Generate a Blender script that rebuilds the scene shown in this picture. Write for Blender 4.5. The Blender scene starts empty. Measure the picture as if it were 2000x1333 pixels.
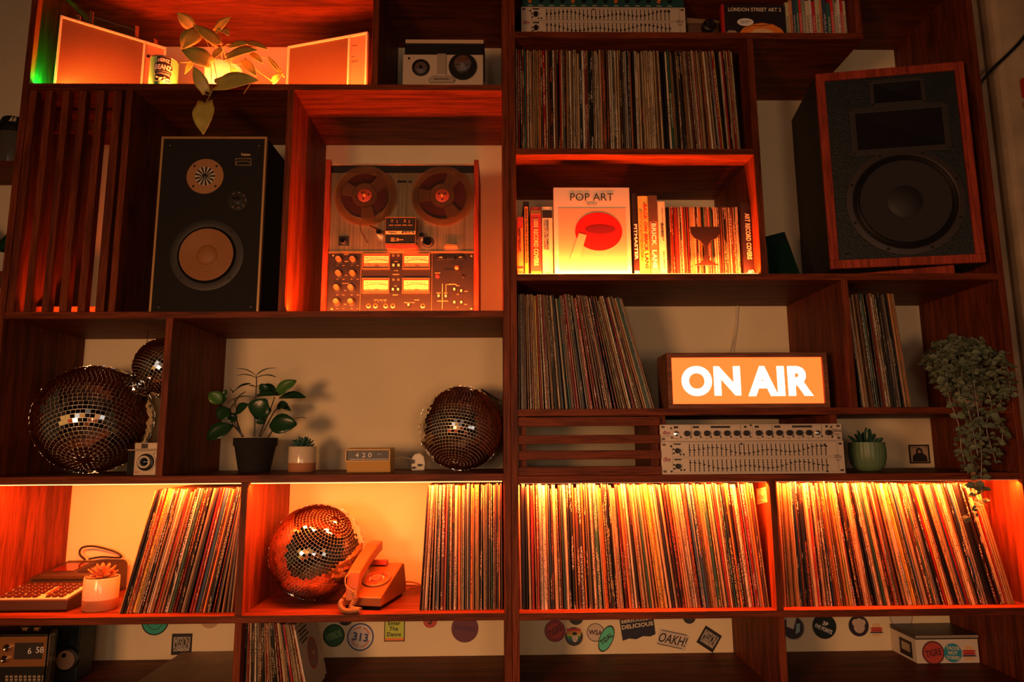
import bpy, math, random
from math import pi, sin, cos, tan, radians as R, atan2, sqrt
from mathutils import Vector, Matrix
random.seed(11)
S = bpy.context.scene
C = S.collection
# ------------------------------------------------------------------ camera
FPX, PT, YW, RL, CD = 1324.17, .150270114, .0191804463, -.00670980128, 1.7621
_F = Vector((sin(YW)*cos(PT), cos(YW)*cos(PT), sin(PT)))
_R = Vector((cos(YW), -sin(YW), 0)); _U = _R.cross(_F)
_R, _U = cos(RL)*_R+sin(RL)*_U, -sin(RL)*_R+cos(RL)*_U
CAM = Vector((0, -CD, 1.5))
cd = bpy.data.cameras.new('camera'); cam = bpy.data.objects.new('camera', cd); C.objects.link(cam)
cam.matrix_world = Matrix(((_R.x, _U.x, -_F.x, CAM.x), (_R.y, _U.y, -_F.y, CAM.y), (_R.z, _U.z, -_F.z, CAM.z), (0, 0, 0, 1)))
cd.lens = FPX/2000*36; cd.sensor_width = 36; cd.clip_start = .01
S.camera = cam
S.view_settings.view_transform = 'Standard'; S.view_settings.look = 'None'
S.view_settings.gamma = 1; S.view_settings.use_curve_mapping = False
S.view_settings.exposure = 0.0
try:
    S.cycles.max_bounces = 7; S.cycles.diffuse_bounces = 3; S.cycles.glossy_bounces = 4; S.cycles.transmission_bounces = 6; S.cycles.adaptive_threshold = .02
except Exception: pass
# ------------------------------------------------------------------ world, room lamp and added lights
W = bpy.data.worlds.new('world'); S.world = W; W.use_nodes = True
W.node_tree.nodes['Background'].inputs[0].default_value = (.035, .018, .009, 1)
W.node_tree.nodes['Background'].inputs[1].default_value = .5
LED = (1, .12, .016)
def area(name, loc, target, size, power, col, sy=None):
    l = bpy.data.lights.new(name, 'AREA'); l.energy = power; l.color = col
    l.shape = 'RECTANGLE'; l.size = size; l.size_y = sy or size
    o = bpy.data.objects.new(name, l); C.objects.link(o); o.location = loc
    o.rotation_euler = (Vector(target)-Vector(loc)).to_track_quat('-Z', 'Y').to_euler()
    return o
area('room_lamp', (-1.2, -2.5, 1.5), (.25, .2, .95), .45, 12.4, (1, .43, .17)).data.spread = R(105)
area('right_fill', (.6, -3.3, 1.35), (.8, .3, 1.15), .5, 10, (1, .5, .24), .5)  # added fill light, brightens the wall on the right side
area('pale_reflection_light', (-.35, -3.1, 1.55), (-.3, .3, 1.4), .28, 3.0, (1, .75, .55), .16)  # added pale light behind the camera for the mirror balls to reflect
area('orange_reflection_light', (.5, -2.9, 1.25), (0, .3, 1.4), .3, 1.6, (1, .3, .06), .2)  # added orange light, gives the mirror tiles warm reflections
for i, (x, z, c, w, p) in enumerate(((-2.4, 1.3, (1, .45, .1), .9, 2.2), (-1.4, 2.1, (.75, .7, .62), .6, 1.6), (-1.5, 1.0, (1, .12, .03), .7, 1.0), (-.5, 1.7, (1, .4, .1), .8, 1.6), (.1, 2.4, (.5, .42, .36), .8, .8), (.5, 1.5, (.95, .9, .8), .45, 3.2), (.6, .9, (.6, .1, .03), .7, .6), (1.5, 1.9, (1, .4, .15), .7, 1.2), (2.3, 1.3, (.8, .75, .7), .6, 1.6))):
    area('reflection_panel', (x, -3.9, z), (0, 0, 1.5), w*1.4, p*.7, c, w*.9)  # added glowing panels, unseen, that widen the bright cluster on the mirror balls
area('red_reflection_light', (-.9, -3.0, 1.95), (0, .3, 1.4), .35, .8, (1, .12, .03), .2)  # added red light, unseen, for red sparkle in the mirror tiles
# ------------------------------------------------------------------ helpers
def ray(x, y): return _F + _R*((x-1000)/FPX) - _U*((y-666.5)/FPX)
def PX(x, y, Y):
    r = ray(x, y); return CAM + r*((Y-CAM.y)/r.y)
def PZ(x, y, z):
    r = ray(x, y); return CAM + r*((z-CAM.z)/r.z)
def link(o, parent=None):
    C.objects.link(o)
    if parent: o.parent = parent
    return o
def tagp(o, label=None, cat=None, group=None, kind=None):
    if label: o['label'] = label
    if cat: o['category'] = cat
    if group: o['group'] = group
    if kind: o['kind'] = kind
    return o
def thing(name, label, cat, loc=(0, 0, 0), rz=0, group=None, rx=0):
    o = bpy.data.objects.new(name, None); C.objects.link(o); o.location = loc; o.rotation_euler = (rx, 0, rz)
    o.empty_display_size = .02
    o['M'] = 0; del o['M']
    return tagp(o, label, cat, group)
def AY(x, y, z): return Matrix.Translation((x, y, z)) @ Matrix.Rotation(pi/2, 4, 'X')
class MB:
    def __init__(s): s.v = []; s.f = []; s.c = []; s.mi = []; s.cur = 0; s.col = None
    def add(s, vs, fs, M=None):
        b = len(s.v)
        s.v += [tuple(M @ Vector(v)) if M else tuple(v) for v in vs]
        s.f += [tuple(i+b for i in f) for f in fs]; s.mi += [s.cur]*len(fs)
        return s
    def box(s, x0, x1, y0, y1, z0, z1, M=None):
        return s.add([(x0, y0, z0), (x1, y0, z0), (x1, y1, z0), (x0, y1, z0), (x0, y0, z1), (x1, y0, z1), (x1, y1, z1), (x0, y1, z1)],
                     [(3, 2, 1, 0), (4, 5, 6, 7), (0, 1, 5, 4), (1, 2, 6, 5), (2, 3, 7, 6), (3, 0, 4, 7)], M)
    def hexa(s, P, M=None):   # 8 corners, bottom ring then top ring
        return s.add(P, [(3, 2, 1, 0), (4, 5, 6, 7), (0, 1, 5, 4), (1, 2, 6, 5), (2, 3, 7, 6), (3, 0, 4, 7)], M)
    def lathe(s, prof, n=24, M=None, cap=True):
        vs = []; fs = []
        for r, z in prof:
            for i in range(n):
                a = 2*pi*i/n; vs.append((r*cos(a), r*sin(a), z))
        for k in range(len(prof)-1):
            for i in range(n):
                j = (i+1) % n; fs.append((k*n+i, k*n+j, (k+1)*n+j, (k+1)*n+i))
        if cap:
            if prof[0][0] > 1e-5: fs.append(tuple(range(n-1, -1, -1)))
            if prof[-1][0] > 1e-5: fs.append(tuple((len(prof)-1)*n+i for i in range(n)))
        return s.add(vs, fs, M)
    def prism(s, poly, y0, y1, M=None):   # polygon in xz, counter-clockwise seen from -y
        n = len(poly)
        vs = [(x, y0, z) for x, z in poly]+[(x, y1, z) for x, z in poly]
        fs = [tuple(range(n)), tuple(range(2*n-1, n-1, -1))]+[(i, i+n, (i+1) % n+n, (i+1) % n) for i in range(n)]
        return s.add(vs, fs, M)
    def frame(s, x0, x1, z0, z1, w, y0, y1, M=None):
        s.box(x0, x1, y0, y1, z1-w, z1, M); s.box(x0, x1, y0, y1, z0, z0+w, M)
        s.box(x0, x0+w, y0, y1, z0+w, z1-w, M); s.box(x1-w, x1, y0, y1, z0+w, z1-w, M); return s
    def tube(s, pts, r, n=8, M=None, r1=None):
        pts = [Vector(p) for p in pts]; vs = []; fs = []; up = None
        for i, p in enumerate(pts):
            t = (pts[min(i+1, len(pts)-1)]-pts[max(i-1, 0)]).normalized()
            if up is None: up = t.orthogonal().normalized()
            up = (up-t*up.dot(t)).normalized(); b = t.cross(up)
            rr = r if r1 is None else r+(r1-r)*i/(len(pts)-1)
            for k in range(n):
                a = 2*pi*k/n; vs.append(p+(up*cos(a)+b*sin(a))*rr)
        for i in range(len(pts)-1):
            for k in range(n):
                j = (k+1) % n; fs.append((i*n+k, i*n+j, (i+1)*n+j, (i+1)*n+k))
        fs.append(tuple(range(n-1, -1, -1))); fs.append(tuple((len(pts)-1)*n+k for k in range(n)))
        return s.add(vs, fs, M)
    def text(s, t, x, y, z, h, w=None, rot=0, bold=0, th=.0004, fn=None, M=None, maxw=None):
        vs, fs, tw, thh = glyphs(t, bold)
        sy = h/thh; sx = (w/tw) if w else sy
        if maxw and tw*sx > maxw: sx = maxw/tw
        c, sn = cos(rot), sin(rot); out = []
        for vx, vy, vz in vs:
            X, Y = vx*sx, vy*sy
            X, Y = X*c-Y*sn, X*sn+Y*c
            p = (x+X, y-th*vz, z+Y)
            if fn: p = fn(*p)
            out.append(p)
        return s.add(out, fs, M)
    def build(s, name, mat, parent=None, smooth=False, bevel=0, kind=None, world=True, label=None, seg=2):
        vs = s.v
        if parent and world:
            o0 = parent; T = Matrix.Identity(4)
            ch = []
            while o0: ch.append(o0); o0 = o0.parent
            for q in reversed(ch): T = T @ (Matrix.Translation(q.location) @ q.rotation_euler.to_matrix().to_4x4())
            Ti = T.inverted(); vs = [tuple(Ti @ Vector(v)) for v in vs]
        me = bpy.data.meshes.new(name); me.from_pydata(vs, [], s.f)
        for m in (mat if isinstance(mat, (list, tuple)) else [mat]): me.materials.append(m)
        if isinstance(mat, (list, tuple)): me.polygons.foreach_set('material_index', s.mi)
        if s.col:
            for nm, k in (('Col', 0), ('Col2', 1)):
                a = me.attributes.new(nm, 'FLOAT_COLOR', 'FACE')
                a.data.foreach_set('color', [q for c in s.col for q in c[k]])
        if smooth:
            me.polygons.foreach_set('use_smooth', [True]*len(me.polygons))
            try: me.set_sharp_from_angle(angle=R(40))
            except Exception: pass
        me.update()
        o = link(bpy.data.objects.new(name, me), parent)
        if bevel:
            b = o.modifiers.new('bevel', 'BEVEL'); b.width = bevel; b.segments = seg; b.limit_method = 'ANGLE'; b.angle_limit = R(40)
        if kind: o['kind'] = kind
        if label: o['label'] = label
        return o
_g = {}
def glyphs(t, bold=0):
    k = (t, bold)
    if k not in _g:
        cu = bpy.data.curves.new('t', 'FONT'); cu.body = t; cu.size = 1; cu.offset = bold; cu.extrude = .5; cu.resolution_u = 3 if len(t) > 4 else 8
        cu.space_character = 1+bold*1.5
        ob = bpy.data.objects.new('t', cu); me = bpy.data.meshes.new_from_object(ob)
        vs = [tuple(v.co) for v in me.vertices]; fs = [tuple(p.vertices) for p in me.polygons]
        bpy.data.objects.remove(ob); bpy.data.curves.remove(cu); bpy.data.meshes.remove(me)
        x0 = min(v[0] for v in vs); x1 = max(v[0] for v in vs); y0 = min(v[1] for v in vs); y1 = max(v[1] for v in vs)
        _g[k] = ([(v[0]-(x0+x1)/2, v[1]-(y0+y1)/2, v[2]) for v in vs], fs, x1-x0, y1-y0)
    return _g[k]
# ------------------------------------------------------------------ materials
def nt(name):
    m = bpy.data.materials.new(name); m.use_nodes = True
    return m, m.node_tree.nodes, m.node_tree.links, m.node_tree.nodes['Principled BSDF']
def mat(name, col, rough=.5, metal=0, em=None, es=1, nz=0, ns=40, bump=0, bs=200, alpha=None, trans=0, ior=1.45, coat=0, aniso=None):
    m, N, L, b = nt(name)
    b.inputs['Base Color'].default_value = (*col, 1); b.inputs['Roughness'].default_value = rough; b.inputs['Metallic'].default_value = metal
    if trans: b.inputs['Transmission Weight'].default_value = trans; b.inputs['IOR'].default_value = ior
    if coat: b.inputs['Coat Weight'].default_value = coat
    if em: b.inputs['Emission Color'].default_value = (*em, 1); b.inputs['Emission Strength'].default_value = es
    tc = N.new('ShaderNodeTexCoord')
    if nz:
        t = N.new('ShaderNodeTexNoise'); t.inputs['Scale'].default_value = ns; t.inputs['Detail'].default_value = 5
        L.new(tc.outputs['Object'], t.inputs['Vector'])
        mp = N.new('ShaderNodeMapRange'); mp.inputs['From Min'].default_value = .3; mp.inputs['From Max'].default_value = .7
        mp.inputs['To Min'].default_value = 1-nz; mp.inputs['To Max'].default_value = 1+nz
        L.new(t.outputs['Fac'], mp.inputs['Value'])
        mx = N.new('ShaderNodeVectorMath'); mx.operation = 'SCALE'; mx.inputs[0].default_value = col
        L.new(mp.outputs['Result'], mx.inputs['Scale']); L.new(mx.outputs['Vector'], b.inputs['Base Color'])
    if bump:
        t = N.new('ShaderNodeTexNoise'); t.inputs['Scale'].default_value = bs; t.inputs['Detail'].default_value = 4
        L.new(tc.outputs['Object'], t.inputs['Vector'])
        bp = N.new('ShaderNodeBump'); bp.inputs['Strength'].default_value = bump; bp.inputs['Distance'].default_value = .002
        L.new(t.outputs['Fac'], bp.inputs['Height']); L.new(bp.outputs['Normal'], b.inputs['Normal'])
    if aniso:
        mpp = N.new('ShaderNodeMapping'); mpp.inputs['Scale'].default_value = aniso
        L.new(tc.outputs['Object'], mpp.inputs['Vector'])
        t = N.new('ShaderNodeTexNoise'); t.inputs['Scale'].default_value = 1; t.inputs['Detail'].default_value = 4
        L.new(mpp.outputs['Vector'], t.inputs['Vector'])
        mp = N.new('ShaderNodeMapRange'); mp.inputs['To Min'].default_value = max(.05, rough-.15); mp.inputs['To Max'].default_value = rough+.2
        L.new(t.outputs['Fac'], mp.inputs['Value']); L.new(mp.outputs['Result'], b.inputs['Roughness'])
        bp = N.new('ShaderNodeBump'); bp.inputs['Strength'].default_value = .25; bp.inputs['Distance'].default_value = .0006
        L.new(t.outputs['Fac'], bp.inputs['Height']); L.new(bp.outputs['Normal'], b.inputs['Normal'])
    return m
def wood(name, axis, c0=(.2, .04, .0115), c1=(.085, .017, .0055), rough=.55):
    m, N, L, b = nt(name)
    tc = N.new('ShaderNodeTexCoord')
    def noise(sc, det=4, dist=0):
        mp = N.new('ShaderNodeMapping'); v = [sc[1]]*3; v[axis] = sc[0]; mp.inputs['Scale'].default_value = v
        L.new(tc.outputs['Object'], mp.inputs['Vector'])
        t = N.new('ShaderNodeTexNoise'); t.inputs['Scale'].default_value = 1; t.inputs['Detail'].default_value = det; t.inputs['Distortion'].default_value = dist
        L.new(mp.outputs['Vector'], t.inputs['Vector']); return t
    a = noise((3.5, 42), 5, .9); p = noise((14, 520), 2)
    r = N.new('ShaderNodeValToRGB'); e = r.color_ramp.elements
    e[0].position = .34; e[0].color = (*c1, 1); e[1].position = .62; e[1].color = (*c0, 1)
    L.new(a.outputs['Fac'], r.inputs['Fac'])
    r2 = N.new('ShaderNodeValToRGB'); e = r2.color_ramp.elements
    e[0].position = .38; e[0].color = (.45, .42, .4, 1); e[1].position = .5; e[1].color = (1, 1, 1, 1)
    L.new(p.outputs['Fac'], r2.inputs['Fac'])
    mx = N.new('ShaderNodeMixRGB'); mx.blend_type = 'MULTIPLY'; mx.inputs[0].default_value = .85
    L.new(r.outputs['Color'], mx.inputs[1]); L.new(r2.outputs['Color'], mx.inputs[2]); L.new(mx.outputs['Color'], b.inputs['Base Color'])
    bp = N.new('ShaderNodeBump'); bp.inputs['Strength'].default_value = .2; bp.inputs['Distance'].default_value = .001
    L.new(p.outputs['Fac'], bp.inputs['Height']); L.new(bp.outputs['Normal'], b.inputs['Normal'])
    b.inputs['Roughness'].default_value = rough
    b.inputs['Specular IOR Level'].default_value = .18
    return m
WX = wood('wood_grain_along', 0); WZ = wood('wood_grain_upright', 2); WYs = wood('wood_grain_deep', 1)
M = dict(
 plaster=mat('plaster', (.78, .66, .42), .85, nz=.05, ns=6, bump=.15, bs=60),
 black=mat('black_paint', (.007, .0065, .006), .45), matt=mat('matt_black', (.006, .005, .0045), .9),
 cream=mat('cream_plastic', (.72, .62, .45), .45), white=mat('white_print', (.85, .82, .76), .5),
 chrome=mat('chrome', (.8, .78, .75), .12, 1), steel=mat('brushed_steel', (.62, .6, .57), .28, 1, aniso=(2, 300, 300)),
 steelv=mat('brushed_steel_upright', (.5, .36, .2), .3, .9, aniso=(500, 300, 2)),
 silver=mat('silver_paint', (.44, .36, .26), .4, .3), brass=mat('brass_trim', (.75, .42, .15), .3, .8),
 red=mat('red_print', (.5, .02, .015), .5), ink=mat('ink', (.015, .012, .01), .6), orange=mat('orange_print', (.8, .22, .03), .5),
 gold=mat('warm_print', (.75, .5, .22), .5), green=mat('leaf_green', (.025, .11, .03), .35, nz=.3, ns=30),
)
# ------------------------------------------------------------------ levels (measured from the photograph through the camera)
ZA, ZB, ZC, ZD, ZE = 2.4903, 1.8487, 1.4248, 1.0856, .8832
RT, R2, R3, R4, R5, RD = 2.6522, 2.3026, 1.9477, 1.5878, 1.4178, 1.084
ZTOP = 2.8195; D = .352; T = .018
XL0, XL1, XLM, XM, XR0, XR1 = -1.308, -1.290, .0105, .0288, .0478, 1.349
# ------------------------------------------------------------------ room shell
def struct(name, mb, m, **k):
    o = mb.build(name, m, **k); o['kind'] = 'structure'; return o
struct('wall_back', MB().box(-3, 3.2, D, D+.1, 0, 3.3), M['plaster'])
struct('floor', MB().box(-3, 3.2, -4.2, D+.1, -.05, 0), wood('floor_boards', 1, (.16, .07, .03), (.07, .03, .015)))
struct('ceiling', MB().box(-3, 3.2, -4.2, D+.1, 3.3, 3.35), mat('dark_ceiling', (.05, .04, .035), .9))
struct('wall_front', MB().box(-3, 3.2, -4.3, -4.2, 0, 3.3), mat('dark_wall', (.02, .012, .009), .8))
# ------------------------------------------------------------------ shelving units
def board(name, parent, x0, x1, z0, z1, y0=0, y1=D-.0006, m=None):
    m = m or (WX if abs(x1-x0) > abs(z1-z0) else WZ)
    return MB().box(x0, x1, y0, y1, z0, z1).build(name, m, parent, bevel=.0008, seg=1)
def fx(x, y): return PX(x, y, 0).x
UL = thing('shelving_unit', 'left dark oak shelving unit with lit cubbyholes for speakers and tape deck', 'shelving', (-.65, .17, 0))
UR = thing('shelving_unit', 'right dark oak shelving unit holding records and the on air sign', 'shelving', (.7, .17, 0))
ZLOW = .35
board('side_panel', UL, XL0, XL1, 0, ZTOP+T); board('side_panel', UL, XLM, XM, 0, ZTOP+T)
board('side_panel', UR, XM+.0008, XR0, 0, ZTOP+T); board('side_panel', UR, XR1, XR1+T, 0, ZTOP+T)
for z in (ZA, ZB, ZC, ZD, ZE, ZTOP+T, ZLOW): board('shelf', UL, XL1, XLM, z-T, z)
xd0, xd1, xd2, xd3, xd4, xd5 = fx(725, 150), fx(211, 600), fx(562, 176), fx(324.5, 622), fx(471, 945), fx(457, 1250)
for x, z0, z1 in ((xd0, ZA, ZTOP), (xd1, ZB, ZA-T), (xd2, ZB, ZA-T), (xd3, ZC, ZB-T), (xd4, ZD, ZC-T), (xd5, ZE, ZD-T)):
    board('divider', UL, x, x+T, z0, z1)
xe0, xe1, xe2, xe3a, xe3b, xe4 = fx(1673, 55), fx(1472, 295), fx(1647, 600), fx(1290, 815), fx(1628, 812), fx(1502, 945)
for z, x1 in ((RT, xe0+T), (R2, xe1), (R3, XR1), (R4, XR1), (R5, XR1), (RD, XR1), (ZE, XR1), (ZTOP+T, XR1), (ZLOW, XR1)):
    board('shelf', UR, XR0, x1, z-T, z)
for x, z0, z1, y0 in ((xe0, RT, ZTOP, 0), (xe1, R3, RT-T, 0), (xe2, R4, R3-T, 0), (xe3a, R5, R4-T, .02), (xe3b, R5, R4-T, .02), (xe4, RD, R5-T, 0), (xe4, ZE, RD-T, 0)):
    board('divider', UR, x, x+T, z0, z1, y0)
# ------------------------------------------------------------------ LED strips
LEDM = mat('led_strip', (.3, .1, .03), .5, em=(1, .45, .1), es=6)
def led(x0, x1, z, up, power, label, y=.021, col=LED, hg=.0035, tilt=20):
    t = thing('led_strip', label, 'light strip', ((x0+x1)/2, y, z), group='orange light strips along the shelf edges')
    s = 1 if up else -1
    MB().box(x0, x1, y-.004, y+.004, min(z, z+s*.002), max(z, z+s*hg*.5)).build('backing_tape', M['white'], t)
    mb = MB(); n = int((x1-x0)/.006)
    for i in range(n):
        x = x0+(i+.5)*(x1-x0)/n; mb.box(x-.0025, x+.0025, y-.0025, y+.0025, min(z+s*hg*.5, z+s*hg), max(z+s*hg*.5, z+s*hg))
    mb.build('diodes', LEDM, t, kind='stuff')
    l = bpy.data.lights.new('led_light', 'AREA'); l.shape = 'RECTANGLE'; l.size = x1-x0; l.size_y = .006; l.energy = power*(x1-x0); l.color = col
    o = bpy.data.objects.new('led_light', l); link(o, t); o.location = (0, 0, s*.006); o.rotation_euler = (pi-R(tilt) if up else R(tilt), 0, 0)
    return t
led(XL1+.07, xd0-.004, ZA, True, 12, 'orange light strip along the shelf front before the two radios')
g = led(XL1+.004, XL1+.028, ZA, True, 45, 'short green end of the light strip left of the radio', col=(0, 1, .06)); g['group'] = 'green strip end'
led(XL1+.03, xd1-.04, ZB+.001, True, 4, 'orange light strip behind the upright slats', y=.07)
led(xd2+T+.004, XLM-.004, ZB, True, 16, 'orange light strip in front of the tape deck')
led(XR0+.004, xe1-.004, R3, True, 17, 'orange light strip in front of the book row', y=.014)
led(XL1+.02, xd4-.004, ZC-T, False, 18, 'orange light strip above the desk calculator', y=.01, tilt=32)
led(xd4+T+.004, XLM-.004, ZC-T, False, 18.5, 'orange light strip above the telephone', y=.01, tilt=32)
led(XR0+.004, xe4-.004, R5-T, False, 31, 'orange light strip above the records right of the centre post', y=.01, hg=.0014, tilt=32)
led(xe4+T+.004, XR1-.004, R5-T, False, 31, 'orange light strip above the far right records', y=.01, hg=.0014, tilt=32)
# ------------------------------------------------------------------ records
def sleeve_mat():
    m, N, L, b = nt('record_sleeve')
    a = N.new('ShaderNodeAttribute'); a.attribute_name = 'Col'; a2 = N.new('ShaderNodeAttribute'); a2.attribute_name = 'Col2'
    tc = N.new('ShaderNodeNewGeometry')
    def noise(v, det=2):
        mp = N.new('ShaderNodeMapping'); mp.inputs['Scale'].default_value = v; L.new(tc.outputs['Position'], mp.inputs['Vector'])
        t = N.new('ShaderNodeTexNoise'); t.inputs['Scale'].default_value = 1; t.inputs['Detail'].default_value = det; L.new(mp.outputs['Vector'], t.inputs['Vector']); return t
    t = noise((500, 1, 330)); w = noise((60, 1, 9), 3); dirt = noise((300, 1, 25), 4)
    def mth(op, x, y):
        n = N.new('ShaderNodeMath'); n.operation = op
        for i, q in enumerate((x, y)):
            if isinstance(q, (int, float)): n.inputs[i].default_value = q
            else: L.new(q, n.inputs[i])
        return n.outputs[0]
    g1 = mth('GREATER_THAN', t.outputs['Fac'], .53); g2 = mth('GREATER_THAN', w.outputs['Fac'], .5)
    g = mth('MULTIPLY', mth('MULTIPLY', g1, g2), a.outputs['Alpha'])
    mx = N.new('ShaderNodeMixRGB'); L.new(g, mx.inputs[0]); L.new(a.outputs['Color'], mx.inputs[1]); L.new(a2.outputs['Color'], mx.inputs[2])
    mp = N.new('ShaderNodeMapRange'); mp.inputs['From Min'].default_value = .3; mp.inputs['From Max'].default_value = .7; mp.inputs['To Min'].default_value = .62; mp.inputs['To Max'].default_value = 1.15
    L.new(dirt.outputs['Fac'], mp.inputs['Value'])
    sc = N.new('ShaderNodeVectorMath'); sc.operation = 'SCALE'; L.new(mx.outputs['Color'], sc.inputs[0]); L.new(mp.outputs['Result'], sc.inputs['Scale'])
    L.new(sc.outputs['Vector'], b.inputs['Base Color']); b.inputs['Roughness'].default_value = .38
    return m
SLV = sleeve_mat()
PAL = [('cream', (.5, .35, .19), 19), ('white', (.66, .56, .4), 12), ('tan', (.32, .18, .07), 15), ('brown', (.11, .04, .018), 15), ('black', (.01, .008, .008), 25),
       ('red', (.36, .012, .008), 9), ('orange', (.62, .2, .04), 4), ('green', (.03, .12, .08), 4), ('grey', (.26, .23, .2), 6), ('yellow', (.7, .45, .08), 2), ('blue', (.02, .06, .13), 3)]
def pick():
    n = random.uniform(0, sum(p[2] for p in PAL))
    for p in PAL:
        n -= p[2]
        if n <= 0: return p
    return PAL[0]
def sleeve_geo(t, h, d):
    x = [0, t*.16, t*.56, t*.82, t]; y = [.0008, .0002, 0, .0002, .0008]; vs = []
    for z in (0, h):
        for i in range(5): vs.append((x[i], y[i], z))
        vs += [(t, d, z), (0, d, z)]
    fs = [(i, i+1, i+8, i+7) for i in range(4)]+[(4, 5, 12, 11), (5, 6, 13, 12), (6, 0, 7, 13), tuple(range(7, 14)), tuple(range(6, -1, -1))]
    return vs, fs
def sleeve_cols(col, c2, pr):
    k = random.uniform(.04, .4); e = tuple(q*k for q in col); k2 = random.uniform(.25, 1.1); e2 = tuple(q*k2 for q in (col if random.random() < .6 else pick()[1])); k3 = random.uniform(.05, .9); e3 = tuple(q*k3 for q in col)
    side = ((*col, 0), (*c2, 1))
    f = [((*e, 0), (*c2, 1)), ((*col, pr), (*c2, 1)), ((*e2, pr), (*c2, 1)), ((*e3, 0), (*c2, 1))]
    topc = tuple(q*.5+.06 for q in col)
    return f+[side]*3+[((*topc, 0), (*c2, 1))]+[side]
STUFF = MB(); STUFF.col = []
ORD = 'first second third fourth fifth sixth seventh eighth ninth tenth eleventh twelfth thirteenth fourteenth fifteenth sixteenth seventeenth eighteenth nineteenth twentieth'.split()
ORD += ['twenty-'+o for o in ORD[:9]]+['thirtieth']+['thirty-'+o for o in ORD[:9]]+['fortieth']+['forty-'+o for o in ORD[:9]]
CNT = {}
def ordl(what, where):
    k = CNT.get((what, where), 0); CNT[(what, where)] = k+1
    return ORD[min(k, len(ORD)-1)]+' '+what+' from the left '+where
def cat(P, n=12):
    out = []; Q = [P[0]]+P+[P[-1]]
    for i in range(1, len(Q)-2):
        for k in range(n):
            u = k/n; a, b, c_, d = Q[i-1], Q[i], Q[i+1], Q[i+2]
            out.append(.5*((2*b)+(c_-a)*u+(2*a-5*b+4*c_-d)*u*u+(3*b-a-3*c_+d)*u**3))
    return out+[P[-1]]
NREC = [0]
def interp(pts, x):
    if x <= pts[0][0]: return pts[0][1]
    for (a, b), (c, d) in zip(pts, pts[1:]):
        if x <= c: return b+(d-b)*(x-a)/(c-a)
    return pts[-1][1]
def record_row(x0, x1, z, th, group, where, indiv, mean=.0056, y=.034, size=.311, name='vinyl_record', sigma=.42, noun='record sleeve', first=None, cat='record'):
    x = x0; prev = None; i = 0
    while True:
        t = min(.013, max(.0022, random.lognormvariate(math.log(mean*.92), sigma)))
        a = R(interp(th, x)+random.uniform(-.35, .35))
        if a < 0: a = max(a, -math.asin(min(1, max(0, x1-x-t-.001)/size))*.98)
        if prev is not None:
            x += max(0, size*(tan(a)-tan(prev)))
            if a < 0: a = max(a, -math.asin(min(1, max(0, x1-x-t-.001)/size))*.98)
        if x+t/cos(a) > x1: break
        h = size+random.uniform(-.004, .0015); yy = y+random.uniform(-.004, .003)
        if random.random() < .06: h -= random.uniform(.004, .012)
        nm, col, _ = pick(); j = random.uniform(.8, 1.15); col = tuple(min(.9, c*j) for c in col)
        lum = sum(col)/3; c2 = (.03, .02, .02) if lum > .2 else random.choice(((.75, .6, .4), (.7, .5, .2), (.6, .1, .03), (.8, .75, .65)))
        pr = 1 if random.random() < .6 else 0
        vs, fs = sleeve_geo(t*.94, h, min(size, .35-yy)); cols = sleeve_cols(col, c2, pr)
        ang = -a; dz = t*sin(ang) if ang > 0 else 0
        if indiv and NREC[0] < 300:
            NREC[0] += 1
            me = bpy.data.meshes.new(name); me.from_pydata(vs, [], fs); me.materials.append(SLV)
            for an, k in (('Col', 0), ('Col2', 1)):
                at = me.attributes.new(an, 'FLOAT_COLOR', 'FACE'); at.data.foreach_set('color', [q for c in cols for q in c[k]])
            o = link(bpy.data.objects.new(name, me)); o.location = (x, yy, z+dz+.0002); o.rotation_euler = (0, ang, 0)
            tagp(o, ordl(nm+' record', where), cat, group)
        else:
            Mx = Matrix.Translation((x, yy, z+dz+.0002)) @ Matrix.Rotation(ang, 4, 'Y')
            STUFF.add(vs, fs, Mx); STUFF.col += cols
        x += t/cos(a); prev = a; i += 1
    return i
rx = lambda px, py=1195: PX(px, py, .034).x
n1 = record_row(XR0+.003, xe4-.002, RD, [(0, 0), (rx(1150), 1.6), (rx(1240), 4.2), (rx(1300), 6.5), (rx(1360), 6), (rx(1490), 4.8)], 'records in the lit row beside the centre post',
    'in the lit row right of the centre post', True)
n2 = record_row(xe4+T+.001, XR1-.022, RD, [(rx(1530), 0), (rx(1600), 2.5), (rx(1715), 8), (rx(1800), 10), (rx(1870), 12.5), (rx(1890), 12), (rx(1990), 12)], 'records in the lit row at far right',
    'in the lit row at far right', True)
n3 = record_row(rx(819), XLM-.001, ZD, [(rx(819), -3), (rx(850), -1), (rx(900), 0), (rx(985), 0)], 'records beside the telephone', 'in the row beside the telephone', True)
n4 = record_row(rx(233), xd4-.001, ZD, [(rx(233), -13), (rx(300), -12.5), (rx(400), -11), (rx(440), -8), (rx(460), -3), (rx(471), -1)], 'leaning records beside the calculator',
    'leaning beside the desk calculator', True)
record_row(XR0+.002, xe1-.012, R2, [(rx(1010, 290), 0), (rx(1250, 290), 0), (rx(1330, 290), 1.5), (rx(1400, 290), 2.5), (rx(1470, 290), 1)], '', '', False, mean=.005, y=.03)
record_row(XR0+.003, rx(1281, 800), R4, [(rx(1015, 800), 0), (rx(1060, 800), 2), (rx(1150, 800), 7), (rx(1220, 800), 12), (rx(1280, 800), 15)], '', '', False, mean=.0048, y=.03)
record_row(PX(1682, 797, .03).x, PX(1784, 797, .03).x, R4, [(0, 1), (rx(1730, 797), 3.5), (rx(1780, 797), 4)], '', '', False, mean=.0045, y=.03)
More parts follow.
